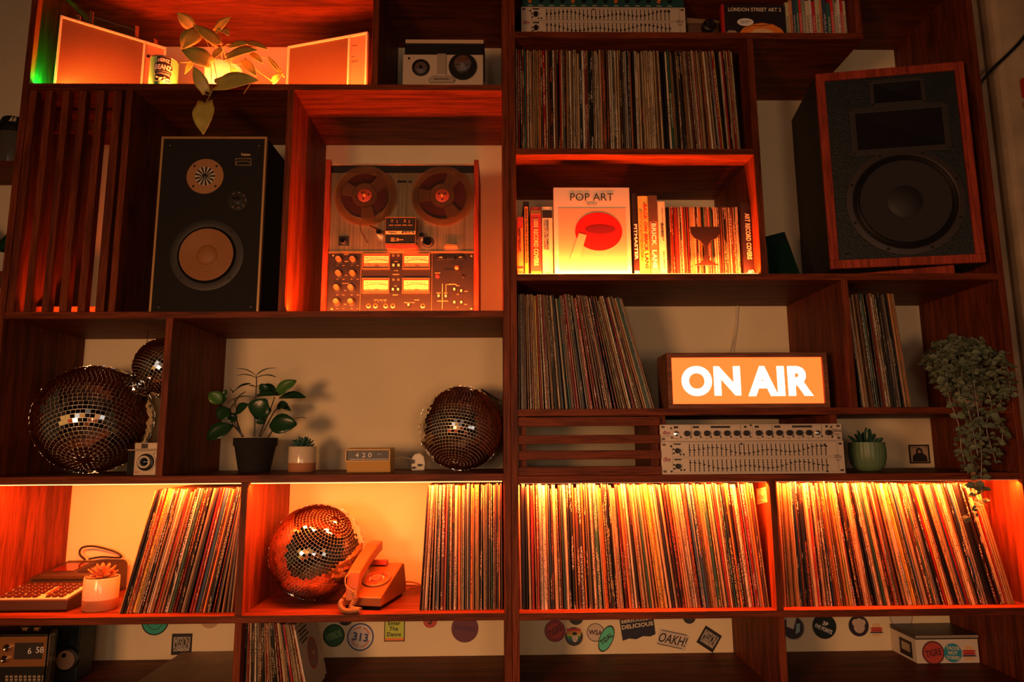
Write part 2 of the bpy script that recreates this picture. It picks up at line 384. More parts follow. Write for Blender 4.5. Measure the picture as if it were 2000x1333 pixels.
record_row(xd5+T+.001, PX(612, 1345, .03).x, ZE, [(rx(470, 1345), 0), (rx(520, 1345), 4), (rx(560, 1345), 10), (rx(610, 1345), 15)], '', '', False, mean=.0048, y=.02, sigma=.3) if 0 else 0
STUFF.build('vinyl_records', SLV, None, kind='stuff', label='dimly lit record sleeves standing on the upper and lowest shelves')
print('records', n1, n2, n3, n4, NREC)
# ------------------------------------------------------------------ disco balls
MIR = mat('mirror_tile', (.92, .88, .82), .02, 1); GROUT = mat('ball_core', (.85, .75, .58), .3, .2)
def disco(c, r, tile, rot, label):
    t = thing('disco_ball', label, 'disco ball', c)
    Mr = Matrix.Translation(c) @ rot.to_4x4()
    mb = MB(); mb.lathe([(max(1e-6, (r-.0022)*sin(pi*i/24)), -(r-.0022)*cos(pi*i/24)) for i in range(25)], 48, Mr, cap=False)
    mb.build('core', GROUT, t, smooth=True)
    mb = MB(); nr = int(pi*r/tile)
    for i in range(nr):
        la = -pi/2+(i+.5)*pi/nr; n = max(3, int(2*pi*r*cos(la)/tile)); off = random.random()*.4
        for k in range(n):
            lo = 2*pi*(k+off)/n; hw = min(tile*.455, pi*r*cos(la)/n*.92); hh = tile*.455
            nrm = Vector((cos(la)*cos(lo), cos(la)*sin(lo), sin(la))); e = Vector((-sin(lo), cos(lo), 0)); u = nrm.cross(e)
            jn = random.gauss(0, .034); jm = random.gauss(0, .034); e2 = (e+nrm*jn).normalized(); u2 = (u+nrm*jm).normalized()
            p = nrm*r; q = nrm*(r-.0026)
            vs = [q-e*hw-u*hh, q+e*hw-u*hh, q+e*hw+u*hh, q-e*hw+u*hh, p-e2*hw-u2*hh, p+e2*hw-u2*hh, p+e2*hw+u2*hh, p-e2*hw+u2*hh]
            mb.add(vs, [(4, 5, 6, 7), (0, 1, 5, 4), (1, 2, 6, 5), (2, 3, 7, 6), (3, 0, 4, 7)], Mr)
    mb.build('mirror_tiles', MIR, t, kind='stuff')
    mb = MB(); top = Mr @ Vector((0, 0, r)); ax = (Mr.to_3x3() @ Vector((0, 0, 1)))
    mb.lathe([(.012, r-.002), (.012, r+.002), (.006, r+.005), (.001, r+.006)], 16, Mr)
    mb.build('cap', M['chrome'], t, smooth=True); return t, top, ax
def axrot(x, y, z): return Vector((0, 0, 1)).rotation_difference(Vector((x, y, z)).normalized()).to_matrix()
def rotm(ax, ay, az): return Matrix.Rotation(R(az), 3, 'Z') @ Matrix.Rotation(R(ay), 3, 'Y') @ Matrix.Rotation(R(ax), 3, 'X')
disco(Vector((PX(184, 821, .165).x, .165, ZC+.1515)), .15, .0112, axrot(.25, -.62, -.74), 'large mirror ball on the shelf beside the small camera')
sb, stp, sax = disco(Vector((PX(323, 719, .24).x, .24, PX(323, 719, .24).z)), .088, .0092, axrot(-.4, -.5, -.75), 'small mirror ball hanging half behind the divider above the large one')
mb = MB(); mb.tube([stp, Vector((stp.x, stp.y, ZB-T))], .001, 6); mb.build('cord', M['black'], sb)
tb, tp, ta = disco(Vector((PX(901, 838, .18).x, .18, ZC+.1215)), .12, .0088, axrot(-.12, -.5, -.85), 'mirror ball beside the centre post right of the flip clock')
p0 = PX(940, 762, .17); p1 = PX(974, 783, .17)
mb = MB(); mb.tube([p0+Vector((0, 0, .001)), p1], .0028, 8); mb.build('hanging_bar', M['black'], tb)
disco(Vector((PX(619, 1076, .165).x, .165, ZD+.1275)), .126, .0085, axrot(.5, -.5, .7), 'mirror ball glowing orange beside the telephone')
# ------------------------------------------------------------------ leaves
def leafmat(name, c, rough=.4):
    m = mat(name, c, rough, nz=.25, ns=25)
    b = m.node_tree.nodes['Principled BSDF']; b.inputs['Subsurface Weight'].default_value = 0
    return m
LFA = leafmat('philodendron_leaf', (.4, .34, .07)); LFB = leafmat('dark_glossy_leaf', (.012, .05, .018), .3); LFC = leafmat('dusty_leaf', (.13, .17, .1), .6); LFD = leafmat('succulent_leaf', (.03, .09, .07), .45)
LFE = leafmat('light_green_leaf', (.06, .16, .03), .35)
def leaf_geo(A, B, w, up, heart=True, curl=.1, fold=.25, n=8, wpos=.32):
    A = Vector(A); B = Vector(B); ax = B-A; L = ax.length; ax.normalize()
    up = Vector(up); up = (up-ax*up.dot(ax)).normalized(); sd = ax.cross(up)
    vs = []; fs = []
    for i in range(n+1):
        t = i/n
        if heart:
            q_ = (t-wpos)/(1-wpos)
            k = .66+.34*sin(pi/2*(t/wpos)) if t < wpos else max(.03, (1-q_**2.1)*(1-.12*q_))
        else: k = max(.03, sin(pi*min(1, t*.96+.02))**.75)
        hw = w/2*k; c = A+ax*(L*t)+up*(curl*L*sin(pi*t))
        back = ax*(-L*.11) if (heart and i == 0) else Vector((0, 0, 0))
        for q in (-1, -.5, 0, .5, 1):
            vs.append(c+sd*(hw*q)+up*(fold*hw*abs(q)**1.3)+(back if abs(q) > .4 else Vector((0, 0, 0))))
    for i in range(n):
        for q in range(4):
            a = i*5+q; fs.append((a, a+1, a+6, a+5))
    return vs, fs
def leaf(parent, A, B, w, m, up=(0, -1, .2), name='leaf', th=.0007, **k):
    vs, fs = leaf_geo(A, B, w, up, **k)
    mb = MB(); mb.add(vs, fs); o = mb.build(name, m, parent, smooth=True)
    s = o.modifiers.new('thick', 'SOLIDIFY'); s.thickness = th
    return o
# ------------------------------------------------------------------ philodendron on the top shelf
c = PX(437, 140, .095); pl = thing('philodendron', 'trailing heart-leaved plant in a ribbed white pot between the two radios', 'plant', (c.x, .095, ZA))
n = 96; prof = [(.036, 0), (.043, .012), (.0475, .04), (.05, .085), (.05, .1), (.046, .1), (.044, .05)]
mb = MB(); vs = []; fs = []
for r, z in prof:
    for i in range(n):
        a = 2*pi*i/n; rr = r*(1+(.022 if i % 2 else -.012)); vs.append((c.x+rr*cos(a), .095+rr*sin(a), ZA+z))
for k in range(len(prof)-1):
    for i in range(n): fs.append((k*n+i, k*n+(i+1) % n, (k+1)*n+(i+1) % n, (k+1)*n+i))
fs.append(tuple(range(n-1, -1, -1)))
mb.add(vs, fs); mb.build('ribbed_pot', mat('glazed_white', (.86, .8, .68), .3), pl)
MB().lathe([(.043, .085), (.001, .092)], 24, Matrix.Translation((c.x, .095, ZA))).build('soil', mat('soil', (.03, .02, .012), .95, bump=.5), pl)
stem_m = leafmat('stem', (.3, .28, .1))
PL = [((376, 54.6), (346, 24), 27, .05, (0, -1, .1)), ((386, 63), (354, 97), 40, .045, (.2, -1, .2)), ((424, 86), (377, 48), 34, .03, (0, -.8, .6)), ((422, 60), (451, 33), 20, .06, (0, -1, 0)),
      ((430, 54), (447, 70), 22, .07, (0, -.7, .7)), ((408, 122), (354, 97), 42, .012, (0, -1, .3)), ((374, 120), (361, 145), 12, .04, (.5, -1, 0)), ((402, 178), (378, 130), 26, -.012, (0, -1, .1)),
      ((444, 112), (504, 98), 36, .01, (0, -.9, .5)), ((474, 84), (524, 97), 24, .04, (0, -.8, .6)), ((452, 90), (484, 86), 20, .035, (0, -1, .3)), ((492, 106), (514, 124), 14, .04, (0, -1, .2)),
      ((426, 166), (505, 157), 44, -.015, (0, -1, .25)), ((476, 120), (501, 149), 20, .03, (0, -1, .2)), ((526, 116), (556, 152), 10, .05, (0, -1, 0)), ((401, 203), (397, 263), 42, -.022, (0, -1, 0)),
      ((533, 160), (552, 142), 18, .03, (.3, -1, .2)), ((432, 96), (414, 118), 16, .05, (0, -1, .1)), ((462, 150), (450, 128), 14, .04, (0, -1, .2))]
root = Vector((c.x, .08, ZA+.095))
smb = MB()
for (a, b, w, Y, up) in PL:
    A = PX(*a, Y); B = PX(*b, Y-.018); leaf(pl, A, B, w/720, LFA, up, curl=.06, fold=.14, n=12)
    if a != (401, 203) and a != (402, 178):
        r0 = root+Vector((random.uniform(-.03, .03), -.02, 0)); mid = (r0+A)/2+Vector((0, -.012, .02)); smb.tube([r0, mid, A], .0011, 6)
smb.tube([root+Vector((-.02, -.035, 0)), PX(412, 130, .02), PX(413, 160, -.006), PX(414, 180, -.012), PX(408, 190, -.016), PX(401, 203, -.022)], .0011, 6)
smb.tube([PX(414, 180, -.012), PX(408, 186, -.012), PX(400, 184, -.012), PX(398, 176, -.012)], .001, 6)
smb.tube([PX(505, 157, -.03), PX(489, 164, -.03), PX(476, 183, -.03)], .0012, 6); smb.tube([PX(374, 122, .02), PX(353, 122, .02)], .001, 5)
smb.build('stems', stem_m, pl, kind='stuff')
# ------------------------------------------------------------------ radios on the top shelf
def meshmat():
    m, N, L, b = nt('perforated_grille')
    tc = N.new('ShaderNodeTexCoord'); mp = N.new('ShaderNodeMapping'); mp.inputs['Scale'].default_value = (260, 260, 260); mp.inputs['Rotation'].default_value = (0, R(45), 0)
    L.new(tc.outputs['Object'], mp.inputs['Vector'])
    v = N.new('ShaderNodeTexVoronoi'); v.inputs['Scale'].default_value = 1; v.inputs['Randomness'].default_value = 0; L.new(mp.outputs['Vector'], v.inputs['Vector'])
    r = N.new('ShaderNodeValToRGB'); e = r.color_ramp.elements; e[0].position = .38; e[0].color = (.32, .17, .08, 1); e[1].position = .5; e[1].color = (.03, .012, .006, 1)
    L.new(v.outputs['Distance'], r.inputs['Fac']); L.new(r.outputs['Color'], b.inputs['Base Color']); b.inputs['Roughness'].default_value = .4
    return m
GR = meshmat(); LM = Matrix.Identity(4)
def radio(label, x, y, rz, w, h, panel0, handle, fw=.006):
    t = thing('portable_radio', label, 'radio', (x, y, ZA), rz)
    MB().box(.003, w-.003, .004, .07, .0, h-.002).build('cabinet', wood('radio_wood', 0, (.3, .1, .04), (.15, .05, .02)), t, bevel=.002, world=False)
    MB().frame(0, w, 0, h, fw, -.004, .006).build('front_frame', M['cream'], t, bevel=.001, world=False)
    MB().box(panel0-fw/2, panel0+fw/2, -.004, .004, fw, h-fw).build('frame_bar', M['cream'], t, bevel=.001, world=False)
    MB().box(fw, panel0-fw/2, .001, .0039, fw, h-fw).build('grille', GR, t, world=False)
    pn = MB().box(panel0+fw/2, w-fw, .002, .0039, fw, h-fw).build('control_panel', mat('panel_silver', (.45, .25, .15), .5, .2), t, world=False)
    if handle:
        for i in range(4): MB().lathe([(.0042, 0), (.0042, .0035)], 12, AY(panel0+.012+i*.0105, .0018, h-.045)).build('push_button', M['black'], t, world=False)
        for px in (w*.13, w*.86): MB().box(px, px+.014, .002, .016, h-.002, h+.02).build('knob', M['chrome'], t, bevel=.003, world=False)
        MB().box(w*.27, w*.7, .005, .013, h+.028, h+.04).build('handle', M['black'], t, bevel=.002, world=False)
        for px in (w*.27, w*.7): MB().box(px-.006, px+.006, .003, .015, h-.002, h+.044).build('handle_bracket', M['chrome'], t, bevel=.002, world=False)
    else:
        mb = MB()
        for i, (z, ww) in enumerate(((h-.035, .016), (h-.07, .012), (h-.084, .022), (h-.088, .02))): mb.box(panel0+.008, panel0+.008+ww, .0014, .002, z, z+.0012)
        mb.build('dial_print', M['ink'], t, world=False)
    return t
radio('large portable radio with black carrying handle at the left end of the top shelf', -1.2391, .0214, atan2(.1536, .2158), .272, .2185, .213, True)
a0 = Vector((-.6433, .1707)); a1 = Vector((-.3845, .0934)); w2 = (a1-a0).length
radio('portable radio without handle angled beside the plant', a0.x, a0.y, atan2(a1.y-a0.y, a1.x-a0.x), w2, .2185, w2*.775, False)
# ------------------------------------------------------------------ bean can
cx = PX(313, 140, .035).x; cy = .055; cz = ZA+.0005; r = .0372; hc = PX(313, 107.5, .018).z-ZA
t = thing('bean_can', 'turquoise can of baked beans standing before the left radio', 'can', (cx, cy, cz))
MB().lathe([(r, .002), (r, hc-.003)], 48, Matrix.Translation((cx, cy, cz))).build('body', mat('turquoise_label', (.1, .42, .17), .4), t, smooth=True)
MB().lathe([(r+.0008, 0), (r+.0014, .0012), (r+.0008, .003)], 48, Matrix.Translation((cx, cy, cz))).build('base_rim', M['chrome'], t, smooth=True)
MB().lathe([(r+.0004, hc-.003), (r+.0014, hc-.0015), (r+.0006, hc), (r-.002, hc-.0005), (r-.003, hc-.004), (0.0005, hc-.004)], 48, Matrix.Translation((cx, cy, cz))).build('top_rim', M['chrome'], t, smooth=True)
def wrap(x, y, z):
    a = (x-cx)/r+.42; rr = r+.0004-(y); return (cx+rr*sin(a), cy-rr*cos(a), z)
def wrapgrid(poly, d, mbx):
    # label shield: columns wrapped on the can
    for (xa, xb, zl, zh) in poly:
        n = 6
        for i in range(n):
            u0 = xa+(xb-xa)*i/n; u1 = xa+(xb-xa)*(i+1)/n
            P = [wrap(cx+u, -d, cz+z) for u, z in ((u0, zl), (u1, zl), (u1, zh), (u0, zh))]
            Q = [wrap(cx+u, 0, cz+z) for u, z in ((u0, zl), (u1, zl), (u1, zh), (u0, zh))]
            mbx.hexa([Q[0], Q[1], Q[1], Q[0], P[3], P[2], P[2], P[3]] if 0 else [P[0], P[1], Q[1], Q[0], P[3], P[2], Q[2], Q[3]])
def shield(w, zb, zt, zs, ws, d, mbx):
    wrapgrid([(-w*.8, w*.8, zb, zb+.02), (-w*.9, w*.9, zb+.02, zb+.038), (-w, w, zb+.038, zs), (-ws, ws, zs, zt)], d, mbx)
mb = MB(); shield(.025, .018, .094, .072, .0195, .0003, mb); mb.build('label_border', M['cream'], t)
mb = MB(); shield(.0235, .02, .0925, .0705, .018, .0006, mb); mb.build('label_panel', M['ink'], t)
mb = MB(); arch = lambda k: (lambda x, y, z: wrap(x, y, z-k*(x-cx)**2/.02))
mb.text('HEINZ', cx, -.0008, cz+.082, .0105, .03, bold=.03, fn=arch(.15)); mb.text('BEANZ', cx, -.0008, cz+.061, .0155, .042, bold=.04, fn=arch(.08))
mb.text('in a rich tomato sauce', cx, -.0008, cz+.0485, .003, .036, fn=arch(.1)); mb.text('NO ARTIFICIAL COLOURS', cx, -.0008, cz+.041, .0045, .034, bold=.02, fn=arch(.1))
mb.build('lettering', M['white'], t)
mb = MB(); random.seed(3)
for i in range(9): mb.lathe([(.0001, -.003), (.003, -.0015), (.0035, 0), (.003, .0015), (.0001, .003)], 10, Matrix.Translation(wrap(cx+random.uniform(-.014, .014), -.0009, cz+random.uniform(.022, .031))))
mb.build('bean_picture', mat('bean_print', (.85, .6, .42), .4), t, smooth=True)
# ------------------------------------------------------------------ slide and reel viewer on the upper middle shelf
def fp(px, py, Y): p = PX(px, py, Y); return p.x, p.z
Y = .06; x0, _ = fp(786, 150, Y); x1, _ = fp(944, 150, Y); _, zt = fp(865, 106, Y); _, zl = fp(865, 59, Y)
t = thing('reel_viewer', 'silver two-reel film player with open dark lid on the upper middle shelf', 'film player', ((x0+x1)/2, Y, ZA))
MB().box(x0, x1, Y, Y+.16, ZA, zt).build('body', mat('warm_silver', (.52, .42, .3), .45), t, bevel=.003)
MB().box(x0-.002, x1+.002, Y+.02, Y+.15, zt, zt+.012).build('hinge_rail', M['black'], t, bevel=.001)
MB().box(x0-.002, x1+.002, Y+.05, Y+.14, zt+.012, zl).build('lid', M['black'], t, bevel=.004)
MB().box(x0, x1, Y+.046, Y+.14, zl-.011, zl).build('lid_trim', mat('tan_trim', (.6, .42, .26), .5), t, bevel=.001)
rx0, rz = fp(822, 133, Y); MB().lathe([(.0255, 0), (.0255, .004), (.019, .005), (.018, .003), (.018, .003)], 40, AY(rx0, Y, rz)).build('reel_ring', M['black'], t, smooth=True)
MB().lathe([(.018, .003), (.006, .0042), (.0015, .0048)], 40, AY(rx0, Y, rz)).build('reel', M['steel'], t, smooth=True); MB().lathe([(.0055, .004), (.005, .008)], 16, AY(rx0, Y, rz)).build('spindle', M['black'], t)
rx1, rz1 = fp(904, 130, Y); MB().lathe([(.0405, 0), (.0405, .006), (.025, .0065)], 48, AY(rx1, Y, rz1-.002)).build('film_roll', M['black'], t, smooth=True)
MB().lathe([(.025, .006), (.0245, .011), (.012, .012), (.003, .0145), (.0015, .0145)], 40, AY(rx1, Y, rz1+.004)).build('reel', M['steel'], t, smooth=True)
bx0, _ = fp(854, 130, Y); bx1, _ = fp(871.5, 130, Y); _, bz0 = fp(860, 149, Y)
MB().box(bx0, bx1, Y-.006, Y+.002, bz0, zt-.001).build('film_gate', M['silver'], t, bevel=.0015)
nx0, nz0 = fp(837, 163, Y); nx1, nz1 = fp(888, 151, Y)
pol = [(nx0+.003, nz0), (nx1-.003, nz0), (nx1, nz0+.008), (nx1-.014, nz1), (nx0+.014, nz1), (nx0, nz0+.008)]
MB().prism(pol, Y-.012, Y+.001).build('name_plate', M['silver'], t, bevel=.001)
MB().text('GRUNDIG', (nx0+nx1)/2, Y-.0123, nz0+.007, .0055, .042, bold=.02).build('lettering', M['ink'], t)
MB().lathe([(.003, 0), (.003, .004)], 12, AY(fp(799, 115, Y)[0], Y, fp(799, 115, Y)[1])).build('screw', M['black'], t)
# ------------------------------------------------------------------ slatted panels
t = thing('slatted_panel', 'upright slatted oak panel at the left of the tall speaker', 'panel', (XL1+.1, .01, ZB))
sl = [(9, 26), (45.5, 59), (80, 94), (114, 129), (150, 165), (185, 202)]
for a, b in sl:
    xa = fx(a, 600); xb = fx(b, 600)
    MB().box(max(xa, XL1+.001), xb, .002, .024, ZB+.0008, ZA-T-.001).build('slat', WZ, t, bevel=.0008, seg=1)
for z0, z1 in ((ZB+.012, ZB+.034), (ZA-T-.075, ZA-T-.05)): MB().box(XL1+.001, xd1-.001, .0985, .116, z0, z1).build('batten', WX, t)
MB().box(xd1-.012, xd1-.0005, .02, .2, ZB+.0008, ZA-T-.001).build('end_strip', WZ, t)
t = thing('slatted_panel', 'sideways slatted oak panel beside the silver rack equipment', 'panel', ((XR0+xe3a)/2, .02, R5))
hz = R4-T-R5
for a, b, ya in ((815, 832.5, .003), (850, 867, .003), (880.5, 898, .003), (912, 930, .003)):
    z1 = PX(1150, a, .0).z; z0 = PX(1150, b, .0).z
    MB().box(XR0+.001, xe3a-.001, ya, ya+.02, max(R5+.0005, z0), min(R4-T-.0005, z1)).build('slat', WX, t, bevel=.0008, seg=1)
for a, b in ((XR0+.004, XR0+.022), (xe3a-.022, xe3a-.003)): MB().box(a, b, .0235, .06, R5+.0005, R4-T-.0005).build('upright', WZ, t)
# ------------------------------------------------------------------ tall two-way speaker
Y = .05; x0, _ = fp(291, 600, Y); x1, _ = fp(505, 600, Y); z1 = fp(420, 267, Y)[1]; z0 = ZB+.0006
t = thing('loudspeaker', 'tall black loudspeaker with thin gold edge and tan woofer cone', 'speaker', ((x0+x1)/2, Y, ZB))
MB().box(x0+.001, x1-.001, Y+.004, Y+.29, z0, z1-.001).build('cabinet', mat('black_ash', (.012, .01, .009), .6), t)
MB().frame(x0, x1, z0, z1, .0058, Y, Y+.012).build('front_trim', mat('gold_trim', (.5, .3, .12), .4, .3), t)
MB().box(x0+.0058, x1-.0058, Y+.0035, Y+.01, z0+.0058, z1-.0058).build('baffle', M['matt'], t)
def pt(px, py): p = PX(px, py, Y); return p.x, p.z
yb = Y+.0035
tx, tz = pt(400, 344); MB().lathe([(.051, 0), (.051, .002), (.0275, .0022)], 48, AY(tx, yb, tz)).build('tweeter_plate', mat('tan_plate', (.4, .2, .08), .45, .3), t, smooth=True)
MB().lathe([(.0275, .0026), (.02, .0023), (.0005, .0023)], 40, AY(tx, yb, tz), cap=False).build('horn_throat', mat('horn_cream', (.5, .42, .3), .4), t, smooth=True)
mb = MB()
for i in range(13):
    a = 2*pi*i/13+.1; q = Matrix.Translation((tx, yb, tz)) @ Matrix.Rotation(a, 4, 'Y')
    mb.hexa([(-.0008, -.003, .004), (.0008, -.003, .004), (.0008, .002, .004), (-.0008, .002, .004), (-.003, -.0032, .027), (.003, -.0032, .027), (.003, 0, .027), (-.003, 0, .027)], q)
mb.lathe([(.0065, 0), (.006, .0055), (.001, .007)], 16, AY(tx, yb, tz)); mb.build('horn_vanes', M['black'], t)
for dx, dz in ((-1, 1), (1, 1), (-1, -1), (1, -1)): MB().lathe([(.0034, 0), (.0034, .0028), (.0012, .003)], 12, AY(tx+dx*.0305, yb, tz+dz*.0295)).build('screw', M['black'], t)
kx, kz = pt(463, 391); MB().lathe([(.0285, 0), (.0285, .0012), (.0275, .0014)], 40, AY(kx, yb, kz)).build('level_dial', M['black'], t)
MB().lathe([(.0085, .001), (.0085, .006), (.006, .014), (.0058, .016), (.0005, .0165)], 24, AY(kx-.003, yb, kz+.002)).build('level_knob', M['chrome'], t, smooth=True)
mb = MB()
for i in range(7):
    a = R(-30+i*40); mb.box(-.003, .003, -.002, -.0015, .022, .0228, Matrix.Translation((kx, yb, kz)) @ Matrix.Rotation(a, 4, 'Y'))
mb.text('Technics', *(pt(479, 301)[0], yb-.0004, pt(479, 301)[1]), .0075, .026, bold=.02)
lx0, lz0 = pt(459, 322); lx1, lz1 = pt(490, 309); mb.frame(lx0, lx1, lz0, lz1, .0006, yb-.0006, yb)
mb.tube([(lx0+.002, yb-.0006, lz0+.004), (lx0+.006, yb-.0006, lz0+.011), (lx0+.02, yb-.0006, lz0+.012), (lx1-.008, yb-.0006, lz0+.0115), (lx1-.002, yb-.0006, lz0+.007)], .0004, 4)
mb.build('printed_marks', M['gold'], t)
wx, wz = pt(403.5, 498)
MB().lathe([(.1, 0), (.1, .0025), (.082, .005), (.079, .004)], 64, AY(wx, yb, wz), cap=False).build('woofer_frame', mat('dark_ring', (.02, .018, .016), .5), t, smooth=True)
MB().lathe([(.08, .004), (.077, .009), (.0745, .004), (.0735, 0)], 64, AY(wx, yb, wz), cap=False).build('rubber_surround', M['black'], t, smooth=True)
MB().lathe([(.0735, .007)]+[q for i in range(9) for q in ((.071-.005*i, .0066-.0006*i), (.0695-.005*i, .0072-.0006*i), (.068-.005*i, .0064-.0006*i))]+[(.028, .0012), (.0275, .002), (.024, .0048), (.014, .0075), (.0005, .0085)], 64, AY(wx, yb, wz), cap=False).build('woofer_cone', mat('tan_cone', (.28, .11, .03), .6), t, smooth=True)
for dx, dz in ((-1, 1), (1, 1), (-1, -1), (1, -1)):
    MB().lathe([(.0045, .002), (.0045, .0048), (.002, .005)], 12, AY(wx+dx*.0655, yb, wz+dz*.0655)).build('screw', M['black'], t)
    MB().lathe([(.0055, 0), (.0055, .002), (.003, .003)], 12, AY((x0+x1)/2+dx*.124, yb, (z0+z1)/2+dz*.232)).build('grille_socket', M['black'], t)
# ------------------------------------------------------------------ reel-to-reel tape deck
Y = .12
def pt(px, py, dy=0): p = PX(px, py, Y+dy); return p.x, p.z
x0 = pt(628, 600)[0]; x1 = pt(935, 600)[0]; z1 = pt(790, 315)[1]; z0 = ZB+.0006
t = thing('tape_deck', 'reel-to-reel tape deck with clear reels and four lit level meters', 'tape deck', ((x0+x1)/2, Y, ZB))
xc0 = x0+.0215; xc1 = x1-.0135; zs = pt(790, 494)[1]; zb = z0+.014
RW = wood('red_walnut', 2, (.3, .05, .025), (.16, .025, .012))
for a, b in ((x0, x0+.014), (x1-.0135, x1)): MB().box(a, b, Y-.012, Y+.2, z0, z1).build('wooden_cheek', RW, t, bevel=.0015)
MB().box(x0+.014, xc1, Y+.012, Y+.195, zb, z1-.008).build('case', M['black'], t)
MB().box(x0+.014, xc1, Y+.004, Y+.012, z1-.042, z1-.012).build('vent_strip', M['black'], t)
MB().box(x0+.014, xc1, Y, Y+.2, z1-.012, z1-.0075).build('top_trim', mat('tan_wood', (.5, .3, .16), .5), t)
MB().box(x0+.014, xc1, Y, Y+.012, zs+.004, z1-.036).build('steel_fascia', M['steelv'], t, bevel=.0008)
MB().box(x0+.012, xc1, Y-.004, Y+.002, zs-.002, zs+.003).build('gold_trim', M['brass'], t)
MB().box(x0+.012, xc1, Y-.001, Y+.012, zb, zs-.002).build('control_fascia', mat('fascia_brown', (.011, .007, .005), .5), t)
ACR = mat('clear_acrylic', (.92, .72, .5), .08, trans=.97, ior=1.25)
TAPE = mat('brown_tape', (.03, .006, .003), .35)
def make_reel(px, py, rad, full, ph):
    X, Z = pt(px, py, -.02)
    hub = MB().lathe([(.02, -.009), (.02, .0032), (.0185, .0036), (.004, .0036)], 40, AY(X, Y-.012, Z)).build('tape_reel', mat('hub_red', (.28, .05, .025), .4), t, smooth=True)
    MB().lathe([(.0045, .002), (.0045, .011), (.002, .013), (.0004, .013)], 16, AY(X, Y-.012, Z)).build('spindle', M['brass'], hub, smooth=True)
    for i in range(3):
        a = ph+2*pi*i/3; MB().lathe([(.0028, .0036), (.0028, .0042)], 12, AY(X+.011*cos(a), Y-.012, Z+.011*sin(a))).build('hub_hole', M['black'], hub)
    MB().lathe([(.021, -.007), (full, -.007), (full, .0005), (.021, .0005)], 64, AY(X, Y-.012, Z), cap=False).build('tape_pack', TAPE, hub, smooth=True)
    # flange: ring and three broad spokes with openings
    for yy, nm in ((.0022, 'flange'), (-.009, 'flange')):
        mb = MB()
        mb.lathe([(rad*.78, yy), (rad, yy), (rad, yy+.0013), (rad*.78, yy+.0013), (rad*.78, yy)], 72, AY(X, Y-.012, Z), cap=False)
        mb.lathe([(.02, yy), (rad*.4, yy), (rad*.4, yy+.0013), (.02, yy+.0013)], 40, AY(X, Y-.012, Z), cap=False)
        for i in range(3):
            a = ph+.5+2*pi*i/3; hw0, hw1 = R(24), R(17); P = []
            for rr, hw in ((rad*.39, hw0), (rad*.79, hw1)):
                P.append([(rr*cos(a+s*hw), rr*sin(a+s*hw)) for s in (-1, -.5, 0, .5, 1)])
            pol = P[0][::-1]+P[1]
            mb.prism([(X+q[0], Z+q[1]) for q in pol], Y-.012-yy-.0013, Y-.012-yy)
        mb.build(nm, ACR, hub)
make_reel(711.5, 380.5, .0885, .066, .2); make_reel(863.5, 381, .0885, .07, .55)
# head cover
hx0, hz0 = pt(750.5, 477, -.04); hx1, hz1 = pt(813, 423, -.04)
o = MB().box(hx0, hx1, Y-.036, Y, hz0, hz1).build('head_cover', M['black'], t, bevel=.003)
MB().frame(hx0+.001, hx1-.001, hz0+.001, hz1-.001, .0013, Y-.0375, Y-.0355).build('cover_trim', M['brass'], o)
MB().prism([(hx0, hz0), (hx0+.004, hz0-.008), ((hx0+hx1)/2, hz0-.011), (hx1-.002, hz0-.008), (hx1+.002, hz0)], Y-.03, Y).build('cover_base', mat('red_plastic', (.4, .05, .03), .4), o)
zt_ = hz0+(hz1-hz0)*.43
MB().box(hx0+.003, hx1-.003, Y-.0372, Y-.0358, zt_-.005, zt_+.0045).build('badge', M['gold'], o)
MB().box((hx0+hx1)/2+.004, hx1-.006, Y-.0376, Y-.037, zt_-.0035, zt_+.003).build('badge_panel', M['ink'], o)
mb = MB(); mb.text('TEAC', hx0+.022, Y-.0374, zt_-.0003, .0052, .026, bold=.03); mb.build('maker_lettering', M['ink'], o)
mb = MB(); mb.text('A-2340', hx1-.023, Y-.0378, zt_-.0003, .0045, .026, bold=.02)
mb.frame(hx0+.018, hx0+.028, hz0+.009, hz0+.019, .0008, Y-.0368, Y-.036); mb.text('4', hx0+.023, Y-.0368, hz0+.014, .006, bold=.02)
mb.text('TEAC', hx0+.036, Y-.0368, hz0+.0175, .002); mb.text('SIMUL-SYNC', hx0+.043, Y-.0368, hz0+.0138, .0025, bold=.02); mb.text('stereo', hx0+.035, Y-.0368, hz0+.0105, .0018)
for j, zz in enumerate((.036, .044)):
    for k in range(2): mb.text('REC', hx0+.02+k*.036, Y-.0368, hz1-zz*.6+.012, .0022); mb.box(hx0+.033+k*.034, hx0+.035+k*.034, Y-.0368, Y-.036, hz1-.012-j*.005, hz1-.0105-j*.005)
mb.text('SPEED   RECORD   MODE   HEAD', (hx0+hx1)/2, Y-.0368, hz1-.0245, .0022, .066); mb.build('cover_print', M['gold'], o)
